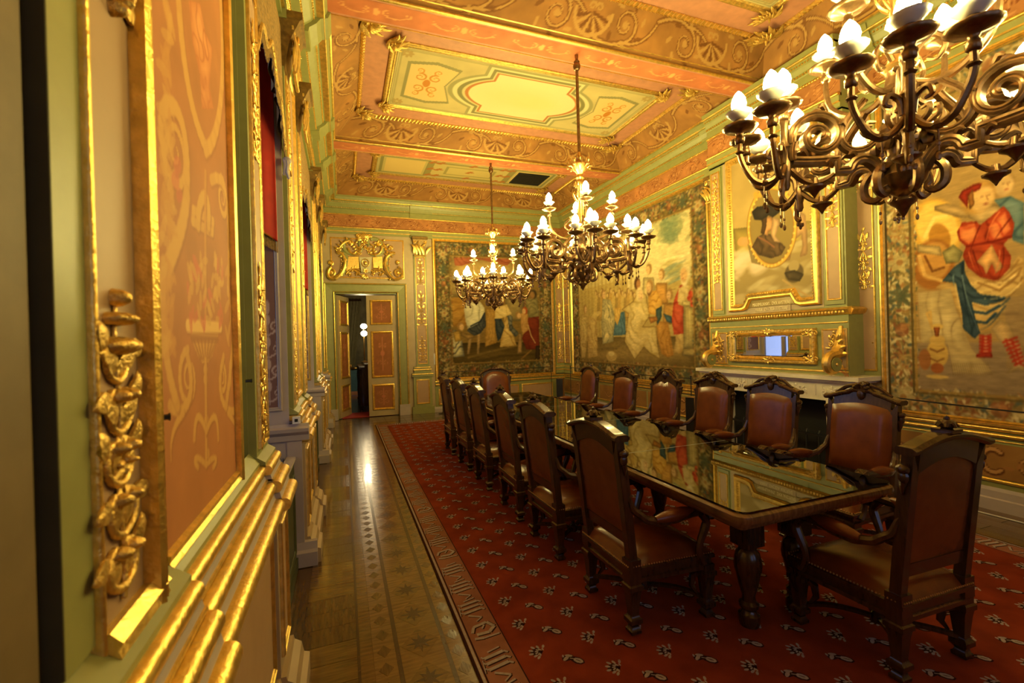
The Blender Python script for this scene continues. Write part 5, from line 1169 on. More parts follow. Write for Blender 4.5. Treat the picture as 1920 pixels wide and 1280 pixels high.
# mirror
mi = thing('mirror', 'long horizontal mirror in a carved gilded frame above the mantelpiece', 'mirror', (BX - .03, 4.88, 1.23))
obj('glass', MB().box(-.012, -.006, -1.17, -.06, .07, .35), MIRROR, mi, smooth=False)
gold_frame('frame', (0, 0, 0), -Y, Z, 1.23, .42, .085, .05, mi)
og = Orn((-.035, 0, 0), -Y, Z)
for i in range(30): og.blob(.02 + i * .041, .018, .016, .014, .022, 6); og.blob(.02 + i * .041, .402, .016, .014, .022, 6)
for i in range(9): og.blob(.018, .03 + i * .045, .014, .016, .022, 6); og.blob(1.212, .03 + i * .045, .014, .016, .022, 6)
for u, v in ((.06, .06), (1.17, .06), (.06, .36), (1.17, .36), (.615, .03), (.615, .39)):
    for k in range(6): og.leaf(u, v, k * pi / 3 + .3, .055, .026, .02)
    og.spiral(u - .07, v, .03, 1.3, 0, 1, .008); og.spiral(u + .07, v, .03, 1.3, pi, -1, .008)
obj('frame_carving', og, GOLD, mi)
obj('bevel', MB().frame((-.012, -.06, .07), -Y, Z, 1.11, .28, [(0, 0), (0, .003), (.02, .0055)]), MIRROR, mi, smooth=False)

# portrait picture with notched gilded frame
PY0, PZ0, PW, PH = 4.87, 1.945, 1.24, 2.04
def q4(x, y):
    p = on_x(1340 + x / 3.7636, 280 + y / 3.7636, BX - .015); return (PY0 - p.y, p.z - PZ0)
def portrait(c):
    C = c.cloth; P = lambda *a: [q4(*p) for p in a]
    c.mult(.9 + .2 * fbm(c.U, c.V, 3, 3)); c.poly(P((130, 560), (700, 500), (700, 760), (150, 760)), (176, 150, 72), turn=True); c.rect(0, 0, PW, .75, (150, 128, 80))
    rs = np.random.RandomState(4)
    for k in range(60): c.ell(rs.uniform(0, PW), rs.uniform(.05, .8), .14, .035, ((206, 190, 150), (150, 128, 84), (186, 164, 116))[k % 3], rs.uniform(-.5, .5), .5, soft=.6)
    for k in range(26): c.ell(rs.uniform(0, .5), rs.uniform(.45, .8), .12, .05, (214, 190, 160), .3, .5, soft=.7)
    # standing youth at the right of the medallion
    c.poly(P((590, 430), (640, 460), (655, 600), (655, 740), (600, 760), (620, 680), (610, 600), (560, 640), (530, 780), (480, 795), (520, 740), (550, 580), (560, 480)), (208, 160, 108), turn=True); u, v = q4(590, 390); c.ell(u, v, .07, .1, (200, 150, 96))
    for x in (190, 220): u, v = q4(x, 650); c.ell(u, v, .07, .06, (196, 140, 90), 0, .7)
    c.poly(P((230, 660), (300, 760), (440, 800), (380, 830), (260, 800)), (110, 92, 50), .8)
    # oval medallion
    u0, v0 = q4(395, 545); R1, R2 = .335, .50
    c.ell(u0, v0, R1 * 1.06, R2 * 1.05, (120, 86, 34), .12, soft=.02); c.ell(u0, v0, R1 * 1.03, R2 * 1.03, (204, 158, 68), .12, soft=.02); c.ell(u0, v0, R1 * .93, R2 * .95, (132, 96, 40), .12, soft=.02); c.ell(u0, v0, R1 * .9, R2 * .925, (134, 112, 62), .12, soft=.03)
    for k in range(40): a = 2 * pi * k / 40; c.ell(u0 + R1 * .98 * cos(a), v0 + R2 * .99 * sin(a), .016, .012, (226, 184, 92), a)
    # two overlapping profile busts, dark cap
    C(P((262, 690), (300, 620), (350, 590), (400, 600), (450, 640), (500, 690), (470, 745), (400, 768), (310, 745)), (46, 34, 22), (110, 82, 50), 9, .6, 3); c.stroke(P((310, 620), (370, 650), (420, 690)), .02, (130, 84, 56))
    c.poly(P((345, 480), (400, 470), (415, 500), (412, 545), (400, 570), (380, 580), (375, 610), (345, 600), (335, 520)), (196, 142, 92), turn=True); c.poly(P((410, 480), (455, 490), (462, 530), (450, 550), (440, 580), (430, 610), (470, 660), (420, 650), (395, 600), (400, 560)), (206, 164, 116), turn=True)
    c.poly(P((325, 470), (370, 465), (365, 540), (350, 600), (325, 590), (335, 530)), (70, 48, 28), turn=True); c.poly(P((262, 440), (300, 405), (390, 390), (450, 400), (476, 425), (450, 450), (410, 480), (380, 465), (330, 500), (280, 495)), (44, 36, 30), turn=True)
    # cherub carving on top of medallion and helmet on the ground
    for k in range(24): u, v = q4(350 + rs.normal(0, 26), 250 + rs.normal(0, 36)); c.ell(u, v, .04, .02, ((196, 146, 60), (150, 106, 44))[k % 2], rs.uniform(0, 3), .8)
    for k in range(10): u, v = q4(290 + rs.normal(0, 10), 320 + rs.normal(0, 24)); c.ell(u, v, .03, .02, (190, 142, 58), rs.uniform(0, 3), .8)
    u, v = q4(560, 870); c.ell(u, v, .12, .12, (92, 76, 48)); c.ell(u + .0, v + .08, .07, .07, (160, 138, 92)); c.poly(P((490, 870), (560, 850), (630, 880), (600, 930), (520, 920)), (76, 62, 40), turn=True); c.stroke(P((480, 920), (600, 1000), (690, 1050)), .02, (180, 146, 90))
    c.soften(1)
pt = thing('portrait_painting', 'painting of a profile couple in an oval medallion inside a notched gilded frame', 'painting', (0, 0, 0))
painted('canvas', (BX - .015, PY0, PZ0), -Y, Z, lsp(0, PW, 190), lsp(0, PH, 300), portrait, PAINT, (166, 140, 84), pt, depth=.01)
mb = MB(); prof = [(0, .0), (0, .03), (.02, .05), (.04, .045), (.06, .055), (.085, .025), (.095, .016)]
out = [(-.03, -.03), (.20, -.03), (.27, -.005), (.33, .10), (.90, .10), (.96, -.005), (1.03, -.03), (1.27, -.03), (1.27, 2.07), (-.03, 2.07)]
def inset(P, d):
    n = len(P); R = []
    for i in range(n):
        a, b, c_ = Vector(P[i - 1]), Vector(P[i]), Vector(P[(i + 1) % n]); e1 = (b - a).normalized(); e2 = (c_ - b).normalized()
        n1 = Vector((-e1.y, e1.x)); n2 = Vector((-e2.y, e2.x)); k = (n1 + n2); k = k / max(.35, k.dot(n1)); R.append((b.x + k.x * d, b.y + k.y * d))
    return R
mb.loops([[Vector((BX - t_, PY0 - u, PZ0 + v)) for u, v in inset(out, d)] for d, t_ in prof], caps=False)
obj('frame', mb, GOLD, pt, angle=50)
og = Orn((BX - .03, PY0, PZ0), -Y, Z); path = inset(out, .07)
for i in range(len(path)):
    a, b = path[i], path[(i + 1) % len(path)]; L = sqrt((a[0] - b[0]) ** 2 + (a[1] - b[1]) ** 2); n = max(1, int(L / .035))
    for k in range(n): og.blob(a[0] + (b[0] - a[0]) * k / n, a[1] + (b[1] - a[1]) * k / n, .013, .013, .03, 6)
f_ = obj('frame_beads', og, GOLD, pt); f_['kind'] = 'stuff'
LETTER = mat('cream_lettering', (.8, .68, .4), rough=.5, var=.02)
# the panel under the notch and the inscription
obj('inscription_panel', MB().box(BX - .012, BX - .004, 3.98, 4.57, 1.87, 2.03), TAN, cb, smooth=False)
for txt, zz in (('MAXIMILIANVS . DVX AVSTRIAE', 1.985), ('MARIA . DVCISSA AVSTRIAE', 1.915)):
    cu = bpy.data.curves.new('inscription', 'FONT'); cu.body = txt; cu.size = .072; cu.extrude = .001; cu.align_x = 'CENTER'
    o = bpy.data.objects.new('inscription', cu); COL.objects.link(o); cu.materials.append(CREAM)
    bpy.context.view_layer.update()
    dg = bpy.context.evaluated_depsgraph_get(); me = bpy.data.meshes.new_from_object(o.evaluated_get(dg)); bpy.data.objects.remove(o)
    o = link('inscription', me, cb); me.materials.clear(); me.materials.append(LETTER)
    w_ = max(v.co.x for v in me.vertices) - min(v.co.x for v in me.vertices); k = (.54 if 'MAX' in txt else .46) / w_
    o.matrix_world = Matrix.Translation((BX - .016, 4.25, zz - .026)) @ Matrix(((0, 0, -1, 0), (-1, 0, 0, 0), (0, 1, 0, 0), (0, 0, 0, 1))) @ Matrix.Diagonal((k, .85, 1, 1))

# marble mantelpiece
fp = thing('fireplace', 'white marble fireplace with dark hearth behind the right row of chairs', 'fireplace', (0, 0, 0))
mb = MB().box(4.93, XR, 3.13, 5.42, 1.075, 1.12).box(4.96, XR, 3.17, 5.38, 1.05, 1.075); obj('mantel_shelf', mb, MARBLE, fp, smooth=False)
obj('frieze_slab', MB().box(5.0, XR, 3.24, 5.31, .84, 1.05), MARBLE, fp, smooth=False)
for u in (.2, .62, 1.035, 1.45, 1.87):
    og = Orn((5.0, 5.31, .84), -Y, Z); og.flower(u, .11, .06, .02, 6)
    for g in (-1, 1): og.line([(u, .1), (u + g * .07, .1)], .006); og.spiral(u + g * .1, .1, .035, 1.3, pi / 2, g, .009); og.leaf(u + g * .05, .1, 0 if g > 0 else pi, .09, .03, .015)
    obj('carved_rosette', og, MARBLE, fp)
for i in range(24):
    if i % 6 in (1, 2, 3): og = Orn((5.0, 5.31, .84), -Y, Z); og.line([(.06 + i * .085, .05), (.06 + i * .085, .17)], .008); obj('flute', og, MARBLE, fp)
for a0 in (5.31, 3.52):
    obj('jamb', MB().box(5.0, XR, a0 - .28, a0, .12, .84).box(4.97, XR, a0 - .3, a0 + .02, 0, .12), MARBLE, fp, smooth=False)
    og = MB(); y_ = a0 - .14
    og.tube([(4.96 + p[0], y_, .78 + p[1]) for p in spiral_pts(0, 0, .06, 1.5, pi / 2, 1, 20)], .025, 8, flat=1.0)
    og.tube([(4.98, y_, .84), (4.95, y_, .7), (4.985, y_, .5), (4.99, y_, .2)], [.05, .05, .035, .05], 8)
    obj('jamb_scroll', og, MARBLE, fp)
obj('firebox', MB().box(XR - .06, XR, 3.5, 5.05, 0, .84).box(5.02, XR, 3.52, 5.03, .835, .84), BLACK, fp, smooth=False)
og = MB()
for i in range(9): og.tube([(5.12, 3.7 + i * .15, .06), (5.12, 3.7 + i * .15, .42), (5.14, 3.7 + i * .15, .46)], .01, 6)
og.box(5.1, 5.14, 3.6, 4.98, .05, .08).box(5.1, 5.14, 3.6, 4.98, .4, .425); obj('fire_grate', og, BLACKM, fp)
rw = thing('red_wire_stand', 'small red wire easel on the mantel shelf by the near console', 'stand', (5.0, 3.36, 1.12))
obj('wire', MB().tube([(0, .09, 0), (.01, .03, .1), (.02, -.05, 0)], .003, 5).tube([(0, .05, .05), (.01, -.02, .055), (0, -.09, 0), (0, -.05, .08)], .003, 5), mat('red_wire', (.5, .05, .03), .5), rw)
# ================================================================ CARPET
CX0, CX1, CY0, CY1, CZ = .56, 4.56, -.6, 9.4, .009
carpet = thing('carpet', 'red carpet with small grey flowers and a lettered border under the table', 'carpet', (0, 0, 0))
RUG = mat('red_wool', (0.26, 0.044, 0.014), rough=.95, var=.25, scale=5, bump=.5, bscale=400, spec=.1)
RUGB = mat('border_wool', (0.34, 0.15, 0.095), rough=.95, var=.15, scale=9, bump=.5, bscale=400, spec=.1)
RUGW = mat('pale_wool', (0.42, 0.36, 0.32), rough=.95, var=.15, scale=60, spec=.1)
RUGK = mat('dark_wool', (0.035, 0.012, 0.010), rough=.95, spec=.1)
BW = .215
obj('field', MB().box(CX0 + BW, CX1 - BW, CY0 + BW, CY1 - BW, 0, CZ), RUG, carpet, smooth=False)
mb = MB(); 
for a, b, c_, d in ((CX0, CX0 + BW, CY0, CY1), (CX1 - BW, CX1, CY0, CY1), (CX0 + BW, CX1 - BW, CY1 - BW, CY1), (CX0 + BW, CX1 - BW, CY0, CY0 + BW)): mb.box(a, b, c_, d, 0, CZ)
obj('border', mb, RUGB, carpet, smooth=False)
def flat(mb, P, z):
    mb.add([(p[0], p[1], z) for p in P], [tuple(range(len(P)))])
def bar(mb, p, q, w0, w1, z, kx=0):
    dx, dy = q[0] - p[0], q[1] - p[1]; L = sqrt(dx * dx + dy * dy) + 1e-9; nx, ny = -dy / L, dx / L
    flat(mb, [(p[0] - nx * w0 / 2, p[1] - ny * w0 / 2), (q[0] - nx * w1 / 2, q[1] - ny * w1 / 2), (q[0] + nx * w1 / 2, q[1] + ny * w1 / 2), (p[0] + nx * w0 / 2, p[1] + ny * w0 / 2)], z)
def oval(mb, c, rx, ry, ang, z, n=8):
    flat(mb, [(c[0] + rx * cos(t) * cos(ang) - ry * sin(t) * sin(ang), c[1] + rx * cos(t) * sin(ang) + ry * sin(t) * cos(ang)) for t in [2 * pi * i / n for i in range(n)]], z)
mb = MB(); e = .0012
for d, w_ in ((.0, .012), (.03, .008)):
    for a, b, c_, dd in ((CX0 + d, CX0 + d + w_, CY0 + d, CY1 - d), (CX1 - d - w_, CX1 - d, CY0 + d, CY1 - d), (CX0 + d, CX1 - d, CY1 - d - w_, CY1 - d)): mb.box(a, b, c_, dd, CZ - .002, CZ + .0006)
obj('outer_stripe', mb, RUGK, carpet, smooth=False)
mb = MB()
for a, b, c_, dd in ((CX0 + .014, CX0 + .027, CY0, CY1 - .014), (CX1 - .027, CX1 - .014, CY0, CY1 - .014), (CX0 + .014, CX1 - .014, CY1 - .027, CY1 - .014)): mb.box(a, b, c_, dd, CZ - .002, CZ + .0005)
obj('pale_stripe', mb, RUGW, carpet, smooth=False)
mb = MB()
for a, b, c_, dd in ((CX0 + BW - .006, CX0 + BW, CY0, CY1 - BW), (CX1 - BW, CX1 - BW + .006, CY0, CY1 - BW), (CX0 + BW, CX1 - BW, CY1 - BW, CY1 - BW + .006)): mb.box(a, b, c_, dd, CZ - .002, CZ + .0006)
obj('inner_line', mb, RUGK, carpet, smooth=False)
pale, dark = MB(), MB()
MS = 1.3
def flower_a(cx_, cy_):      # spray of small leaves
    b = (cx_ + .022, cy_ - .012)
    for a in (100, 125, 150, 175, 200, 225, 60):
        r = .045 if a in (125, 150, 175) else .034; q = (b[0] + r * cos(radians(a)), b[1] + r * sin(radians(a)))
        bar(dark, b, q, .004, .003, CZ + e * .5); oval(pale, q, .0105, .0055, radians(a), CZ + e); oval(pale, ((b[0] + q[0]) / 2, (b[1] + q[1]) / 2), .008, .0035, radians(a + 25), CZ + e)
    oval(dark, (cx_, cy_), .026, .019, .4, CZ + e * .3)
def flower_b(cx_, cy_):      # tulip bud with two leaves
    oval(dark, (cx_ + .012, cy_ - .012), .030, .019, -.9, CZ + e * .3); oval(pale, (cx_ + .014, cy_ - .014), .021, .013, -.9, CZ + e); oval(dark, (cx_ + .014, cy_ - .014), .012, .002, -.9, CZ + e * 1.3)
    oval(dark, (cx_ - .016, cy_ + .016), .026, .017, .2, CZ + e * .3); oval(pale, (cx_ - .024, cy_ + .014), .018, .0075, .5, CZ + e); oval(pale, (cx_ - .008, cy_ + .024), .016, .007, -.5, CZ + e); oval(pale, (cx_ - .03, cy_ + .03), .008, .004, 1.2, CZ + e)
    bar(pale, (cx_ - .01, cy_ + .01), (cx_ + .004, cy_), .004, .004, CZ + e)
for i in range(24):
    xx = .882 + .15 * i
    if xx > CX1 - BW - .05: break
    for j in range(41):
        yy = -.4275 + .2455 * j + (.122 if i % 2 == 0 else 0)
        if yy < CY1 - BW - .04:
            n0, n1 = len(pale.v), len(dark.v); (flower_a if i % 2 == 0 else flower_b)(xx, yy)
            for q, k0 in ((pale, n0), (dark, n1)):
                q.v[k0:] = [(xx + (p[0] - xx) * 1.28, yy + (p[1] - yy) * 1.28, p[2]) for p in q.v[k0:]]
obj('woven_flower_outline', dark, RUGK, carpet, smooth=False)['kind'] = 'stuff'; obj('woven_flowers', pale, RUGW, carpet, smooth=False)['kind'] = 'stuff'
pale, dark = MB(), MB()
def letter_m(x0, y0, s_, L=False, flipx=1, rot=False):
    """gothic letter lying along the border; reading direction is -Y"""
    def T(u, v):
        if rot: return (x0 + v, y0 - u + .1)
        return (x0 + flipx * u, y0 - v)
    def B(p, q, w): bar(dark, T(p[0] + .004, p[1] + .004), T(q[0] + .004, q[1] + .004), w * 1.35, w * 1.35, CZ + e * .4); bar(pale, T(*p), T(*q), w, w, CZ + e)
    if L:
        for p, q, w in (((.02, .02), (.1, .0), .02), ((.1, 0), (.13, .05), .02), ((.13, .05), (.09, .09), .02), ((.09, .09), (.02, .09), .022), ((.02, .02), (.0, .07), .016), ((.0, .12), (.05, .13), .018), ((.05, .13), (.14, .12), .012), ((.06, .05), (.08, .02), .01)): B(p, q, w)
    else:
        for k in range(3):
            v = .03 + k * .042; B((.0, v + .01), (.11, v - .012), .02); B((.11, v - .012), (.13, v + .006), .012); B((.0, v + .01), (-.012, v - .006), .01)
        B((.03, .0), (.1, -.02), .01); B((.02, .15), (.09, .19), .014); B((.09, .19), (.05, .22), .008); B((-.01, .05), (-.02, .14), .005)
for i in range(40):
    yy = 9.1 - i * .245
    if yy < -.3: break
    letter_m(CX0 + .06, yy, 1, i % 4 == 3); letter_m(CX1 - .06, yy, 1, i % 4 == 3, -1)
for i in range(14): letter_m(CX0 + .35 + i * .245, CY1 - .14, 1, i % 4 == 3, 1, True)
obj('woven_letter_outline', dark, RUGK, carpet, smooth=False)['kind'] = 'stuff'; obj('woven_letters', pale, RUGW, carpet, smooth=False)['kind'] = 'stuff'

# ================================================================ CONFERENCE TABLE
TX0, TX1, TY0, TY1, TZ = 1.675, 2.785, 1.575, 6.75, .78
tab = thing('conference_table', 'long mahogany conference table with glass sheets on top', 'table', (0, 0, 0))
def rrect(x0, x1, y0, y1, r, n=6):
    P = []
    for cx_, cy_, a0 in ((x1 - r, y1 - r, 0), (x0 + r, y1 - r, 90), (x0 + r, y0 + r, 180), (x1 - r, y0 + r, 270)):
        for i in range(n + 1): a = radians(a0 + 90 * i / n); P.append((cx_ + r * cos(a), cy_ + r * sin(a)))
    return P
def rr_loops(mb, spec):
    mb.loops([[Vector((x, y, z)) for x, y in rrect(TX0 + d, TX1 - d, TY0 + d, TY1 - d, max(.02, .07 - d))] for d, z in spec])
mb = MB(); rr_loops(mb, [(.09, .664), (.075, .668), (.07, .685), (.05, .69), (.03, .70), (.025, .715), (.0, .725), (-.004, .74), (.0, .758), (.012, .766), (.02, .7705)][:]); obj('table_top', mb, MAHOG, tab)
mb = MB(); rr_loops(mb, [(.29, .55), (.27, .56), (.27, .585), (.28, .595), (.28, .645), (.265, .655), (.25, .664)]); obj('apron', mb, WOOD, tab)
ys = [TY0 + .014, 2.745, 3.915, 5.085, 6.1, TY1 - .014]
for i in range(5):
    a, b = ys[i] + (.003 if i else 0), ys[i + 1] - (.003 if i < 4 else 0); r = .004; rings = []
    x0, x1 = TX0 + .016, TX1 - .016
    P = [(x0, a), (x1, a), (x1, b), (x0, b)]
    if i == 0: P = [p for p in rrect(x0, x1, a, b + .3, .055) if p[1] < b] + [(x1, b), (x0, b)]; P.sort(key=lambda p: atan2(p[1] - (a + b) / 2, p[0] - (x0 + x1) / 2))
    obj('glass_sheet', MB().loops([[Vector((x, y, z)) for x, y in P] for z in (.772, TZ)]), TABLEGLASS, tab, smooth=False)
EDGE = mat('glass_edge', (.42, .46, .42), rough=.15, var=.02)
for y_ in ys[1:5]: obj('glass_seam', MB().box(TX0 + .016, TX1 - .016, y_ - .0022, y_ + .0022, .772, TZ + .0003), EDGE, tab, smooth=False)
LEG = [(.05, 0), (.055, .02), (.055, .06), (.04, .07), (.035, .085), (.05, .10), (.052, .12), (.036, .135), (.034, .16), (.05, .22), (.066, .30), (.07, .36), (.06, .40), (.042, .42), (.05, .43), (.05, .445), (.04, .455)]
for y_ in (1.9, 3.1, 4.3, 5.5, 6.45):
    for x_ in (2.05, 2.41):
        mb = MB().lathe(LEG, 16, (x_, y_, .009)); mb.box(x_ - .06, x_ + .06, y_ - .06, y_ + .06, .45, .57)
        for k in range(8): a = 2 * pi * k / 8; mb.ell((x_ + .058 * cos(a), y_ + .058 * sin(a), .34), .014, .014, .05, 6, 4)
        obj('leg', mb, WOOD, tab)

# ================================================================ ARMCHAIRS
RAKE = .12
def by(z): return -.235 - max(0, z - .45) * RAKE
def make_chair(name, crest):
    t = thing(name, '', 'chair')
    # legs
    prof = [(.02, 0), (.03, .004), (.031, .02), (.024, .026), (.02, .04), (.03, .054), (.036, .06), (.036, .082), (.026, .09), (.022, .105), (.03, .2), (.035, .232), (.042, .238), (.042, .262), (.034, .268), (.034, .3)]
    for sx, sy in ((-1, -1), (1, -1), (-1, 1), (1, 1)):
        x_, y_ = (.222, -.235) if sy < 0 else (.255, .235)
        mb = MB().lathe(prof, 4, (sx * x_, y_, 0), square=True)
        mb.tube([(sx * (x_ - .02), y_, .25), (sx * (x_ - .05), y_ - sy * .05, .215), (sx * (x_ - .055), y_ - sy * .055, .155), (sx * (x_ - .035), y_ - sy * .035, .115)], [.02, .022, .016, .008], 6)
        obj('leg', mb, WOOD, t)
    # apron with stepped moulding
    mb = MB()
    def trap(d, z): return [Vector((-.285 - d, .27 + d, z)), Vector((-.25 - d, -.27 - d, z)), Vector((.25 + d, -.27 - d, z)), Vector((.285 + d, .27 + d, z))]
    mb.loops([trap(-.012, .27), trap(.0, .277), trap(.0, .297), trap(-.01, .303), trap(-.01, .33), trap(.004, .337), trap(.004, .355), trap(-.008, .361)])
    for sx in (-1, 1): mb.box(sx * .222 - .036, sx * .222 + .036, -.272, -.2, .30, .40)
    obj('seat_frame', mb, WOOD, t, smooth=False)
    # seat cushion
    n = 14; vs = []; fs = []
    for j in range(n + 1):
        for i in range(n + 1):
            a = -1 + 2 * i / n; b = -1 + 2 * j / n; hw = .245 + (.28 - .245) * (b + 1) / 2
            h = .056 * (1 - a ** 6) ** .5 * (1 - b ** 6) ** .5 + .022 * (1 - a * a) * (1 - b * b)
            vs.append((a * hw, b * .265, .359 + h))
    for j in range(n):
        for i in range(n): q = j * (n + 1) + i; fs.append((q, q + 1, q + n + 2, q + n + 1))
    obj('seat', MB().add(vs, fs), LEATHER, t, angle=80)
    nm = MB()
    for k in range(34):
        f = (k + .5) / 34; nm.ell((-.25 - .0 + .5 * f, -.274, .369), .005, .004, .005, 5, 3); nm.ell((-.285 + .57 * f, .274, .369), .005, .004, .005, 5, 3)
        for sx in (-1, 1): nm.ell((sx * (.254 + .035 * f), -.27 + .54 * f, .369), .004, .005, .005, 5, 3)
    obj('nail_trim', nm, NAIL, t)['kind'] = 'stuff'
    # back frame
    top = {'arch': lambda x: 1.055 + .05 * cos(x / .25 * pi / 2), 'cartouche': lambda x: 1.06 + .06 * cos(x / .25 * pi / 2) + (.012 if abs(x) < .09 else 0), 'peak': lambda x: 1.05 + .11 * max(0, cos(x / .2 * pi / 2)) ** 1.2 if abs(x) < .2 else 1.05, 'round': lambda x: 1.02 + .11 * sqrt(max(0, 1 - (x / .26) ** 2))}[crest]
    inn = {'arch': lambda x: .955 + .055 * cos(x / .205 * pi / 2), 'cartouche': lambda x: .995 + .03 * cos(x / .205 * pi / 2), 'peak': lambda x: .965 + .06 * cos(x / .205 * pi / 2) - .03 * max(0, 1 - abs(x) / .05), 'round': lambda x: .955 + .125 * sqrt(max(0, 1 - (x / .207) ** 2))}[crest]
    def slab(mb, P, t0=-.022, t1=.022):
        n = len(P); a = [Vector((x, by(z) + t0, z)) for x, z in P]; b = [Vector((x, by(z) + t1, z)) for x, z in P]
        mb.add(a + b, [tuple(range(n)), tuple(range(n, 2 * n))[::-1]] + [(i, n + i, n + (i + 1) % n, (i + 1) % n) for i in range(n)])
    mb = MB()
    for sx in (-1, 1):
        slab(mb, [(sx * .205, .355), (sx * .248, .355), (sx * .252, .8), (sx * .25, top(.25)), (sx * .205, inn(.205))][::sx], -.024, .024)
        slab(mb, [(sx * .19, inn(.19)), (sx * .207, inn(.205) - .05), (sx * .207, inn(.205) + .02)][::sx], -.018, .018)
    slab(mb, [(-.21, .47), (.21, .47), (.21, .53), (-.21, .53)], -.018, .018)
    N = 16
    for i in range(N):
        x0 = -.205 + .41 * i / N; x1 = -.205 + .41 * (i + 1) / N; slab(mb, [(x0, inn(x0)), (x1, inn(x1)), (x1, top(x1)), (x0, top(x0))])
    obj('back_frame', mb, WOOD, t, angle=30)
    # crest moulding
    mb = MB(); xs = [-.275 + .55 * i / 24 for i in range(25)]
    def ring(x, s_=1.0):
        z = top(max(-.25, min(.25, x))); y = by(z); q = .046 * s_
        return [Vector((x, y - q * .7, z - .012)), Vector((x, y - q, z)), Vector((x, y - q, z + .012)), Vector((x, y - q * .6, z + .024)), Vector((x, y + q * .6, z + .024)), Vector((x, y + q, z + .012)), Vector((x, y + q, z)), Vector((x, y + q * .7, z - .012))]
    mb.loops([ring(x) for x in xs])
    if crest in ('cartouche', 'peak'):
        for sx in (-1, 1): mb.tube([(sx * .2, by(1.05), top(.2) + .02), (sx * .12, by(1.08), top(.1) + .045), (sx * .05, by(1.1), top(0) + .04)], [.012, .016, .012], 6)
    obj('crest_rail', mb, WOOD, t, angle=30)
    mb = MB(); zt = top(0) + .022; y_ = by(zt)
    og = Orn((0, y_ - .0, zt), (1, 0, 0), (0, 0, 1))
    if crest == 'arch':
        mb.box(-.038, .038, y_ - .04, y_ + .04, zt - .004, zt + .012); mb.ell((0, y_, zt + .03), .03, .032, .025, 8, 5)
        for k in range(7): a = 2 * pi * k / 7; mb.tube([(0, y_, zt + .02), (.03 * cos(a), y_ + .03 * sin(a), zt + .035), (.04 * cos(a), y_ + .04 * sin(a), zt + .022)], [.012, .011, .006], 5)
        mb.ell((0, y_, zt + .055), .012, .012, .016, 6, 4)
    elif crest == 'cartouche':
        for sgn in (1, -1):
            for k in range(7): a = pi * k / 6; mb.tube([(0, y_ + sgn * .03, zt - .03), (.045 * cos(a), y_ + sgn * .045, zt - .02 + .05 * sin(a)), (.07 * cos(a), y_ + sgn * .03, zt - .02 + .06 * sin(a))], [.014, .016, .007], 5)
            mb.ell((0, y_ + sgn * .035, zt - .05), .03, .02, .045, 8, 5)
        mb.ell((0, y_, zt + .028), .028, .035, .022, 8, 4)
    elif crest == 'peak':
        mb.ell((0, y_ + .025, zt - .07), .045, .03, .06, 8, 6); mb.ell((0, y_ + .05, zt - .07), .03, .02, .04, 8, 6)
        for sx in (-1, 1): mb.tube([(sx * .03, y_, zt - .01), (sx * .075, y_ + .02, zt - .03), (sx * .07, y_ + .02, zt - .08), (sx * .05, y_ + .02, zt - .06)], [.014, .016, .012, .008], 6)
        mb.ell((0, y_, zt + .006), .05, .04, .014, 8, 4)
    else:
        for k in range(5): a = pi * (k + .5) / 5; mb.tube([(0, y_, zt - .02), (.04 * cos(a), y_, zt + .012 * sin(a)), (.06 * cos(a), y_, zt + .02 * sin(a))], [.012, .012, .006], 5)
        mb.ell((0, y_ + .02, zt - .015), .022, .018, .02, 8, 4)
    obj('crest_carving', mb, WOOD, t)
    for sx in (-1, 1):
        mb = MB(); z0 = .955; mb.ell((sx * .268, by(z0), z0 + .025), .02, .03, .022, 8, 5); mb.ell((sx * .266, by(z0), z0 - .01), .014, .024, .03, 8, 5); mb.tube([(sx * .258, by(.93), .94), (sx * .262, by(.9), .90), (sx * .254, by(.86), .86)], [.018, .012, .004], 6)
        obj('ear_scroll', mb, WOOD, t)
    # leather of the back, padded in front, flat behind
    for nm_, yo, bulge, mt in (('back_cushion', .02, .035, LEATHER), ('back_leather', -.012, -.006, LEATHER)):
        vs = []; fs = []; n = 12
        for j in range(n + 1):
            for i in range(n + 1):
                a = -1 + 2 * i / n; b = j / n; hw = (.222 if bulge > 0 else .206); x = a * hw; zt_ = inn(max(-.205, min(.205, x))) + (.014 if bulge > 0 else .002); z = .528 + (zt_ - .528) * b
                bb = 2 * b - 1; vs.append((x, by(z) + yo + bulge * ((1 - a ** 6) * (1 - bb ** 6)) ** .5, z))
        for j in range(n):
            for i in range(n): q = j * (n + 1) + i; fs.append((q, q + n + 1, q + n + 2, q + 1) if bulge > 0 else (q, q + 1, q + n + 2, q + n + 1))
        obj(nm_, MB().add(vs, fs), mt, t, angle=80)
    # arms
    for sx in (-1, 1):
        arm = SmoothMB(); P = [(sx * .238, by(.77) + .01, .78), (sx * .25, -.235, .70), (sx * .272, -.17, .645), (sx * .292, -.09, .625), (sx * .30, .0, .632), (sx * .302, .09, .648), (sx * .302, .17, .652)]
        pts = []
        for i in range(len(P) - 1):
            pts += [tuple(P[i][k] + (P[i + 1][k] - P[i][k]) * f for k in range(3)) for f in (0, .5)]
        pts.append(P[-1]); arm.tube(pts, [.014, .017, .02, .021, .022, .022, .022, .022, .024, .024, .026, .026, .028][:len(pts)], 8)
        ao = obj('arm', arm, WOOD, t); ao.location.z = -.03
        kn = SmoothMB().ell((sx * .302, .195, .655), .034, .04, .028, 10, 6); kn.tube([(sx * .302, .205, .66), (sx * .302, .245, .645), (sx * .302, .245, .615), (sx * .302, .215, .61)], [.03, .03, .026, .016], 8)
        for k in range(5): kn.tube([(sx * .302 + (k - 2) * .011, .16, .678), (sx * .302 + (k - 2) * .013, .20, .686), (sx * .302 + (k - 2) * .012, .235, .668)], [.006, .007, .005], 5)
        obj('arm_knob', kn, WOOD, ao)
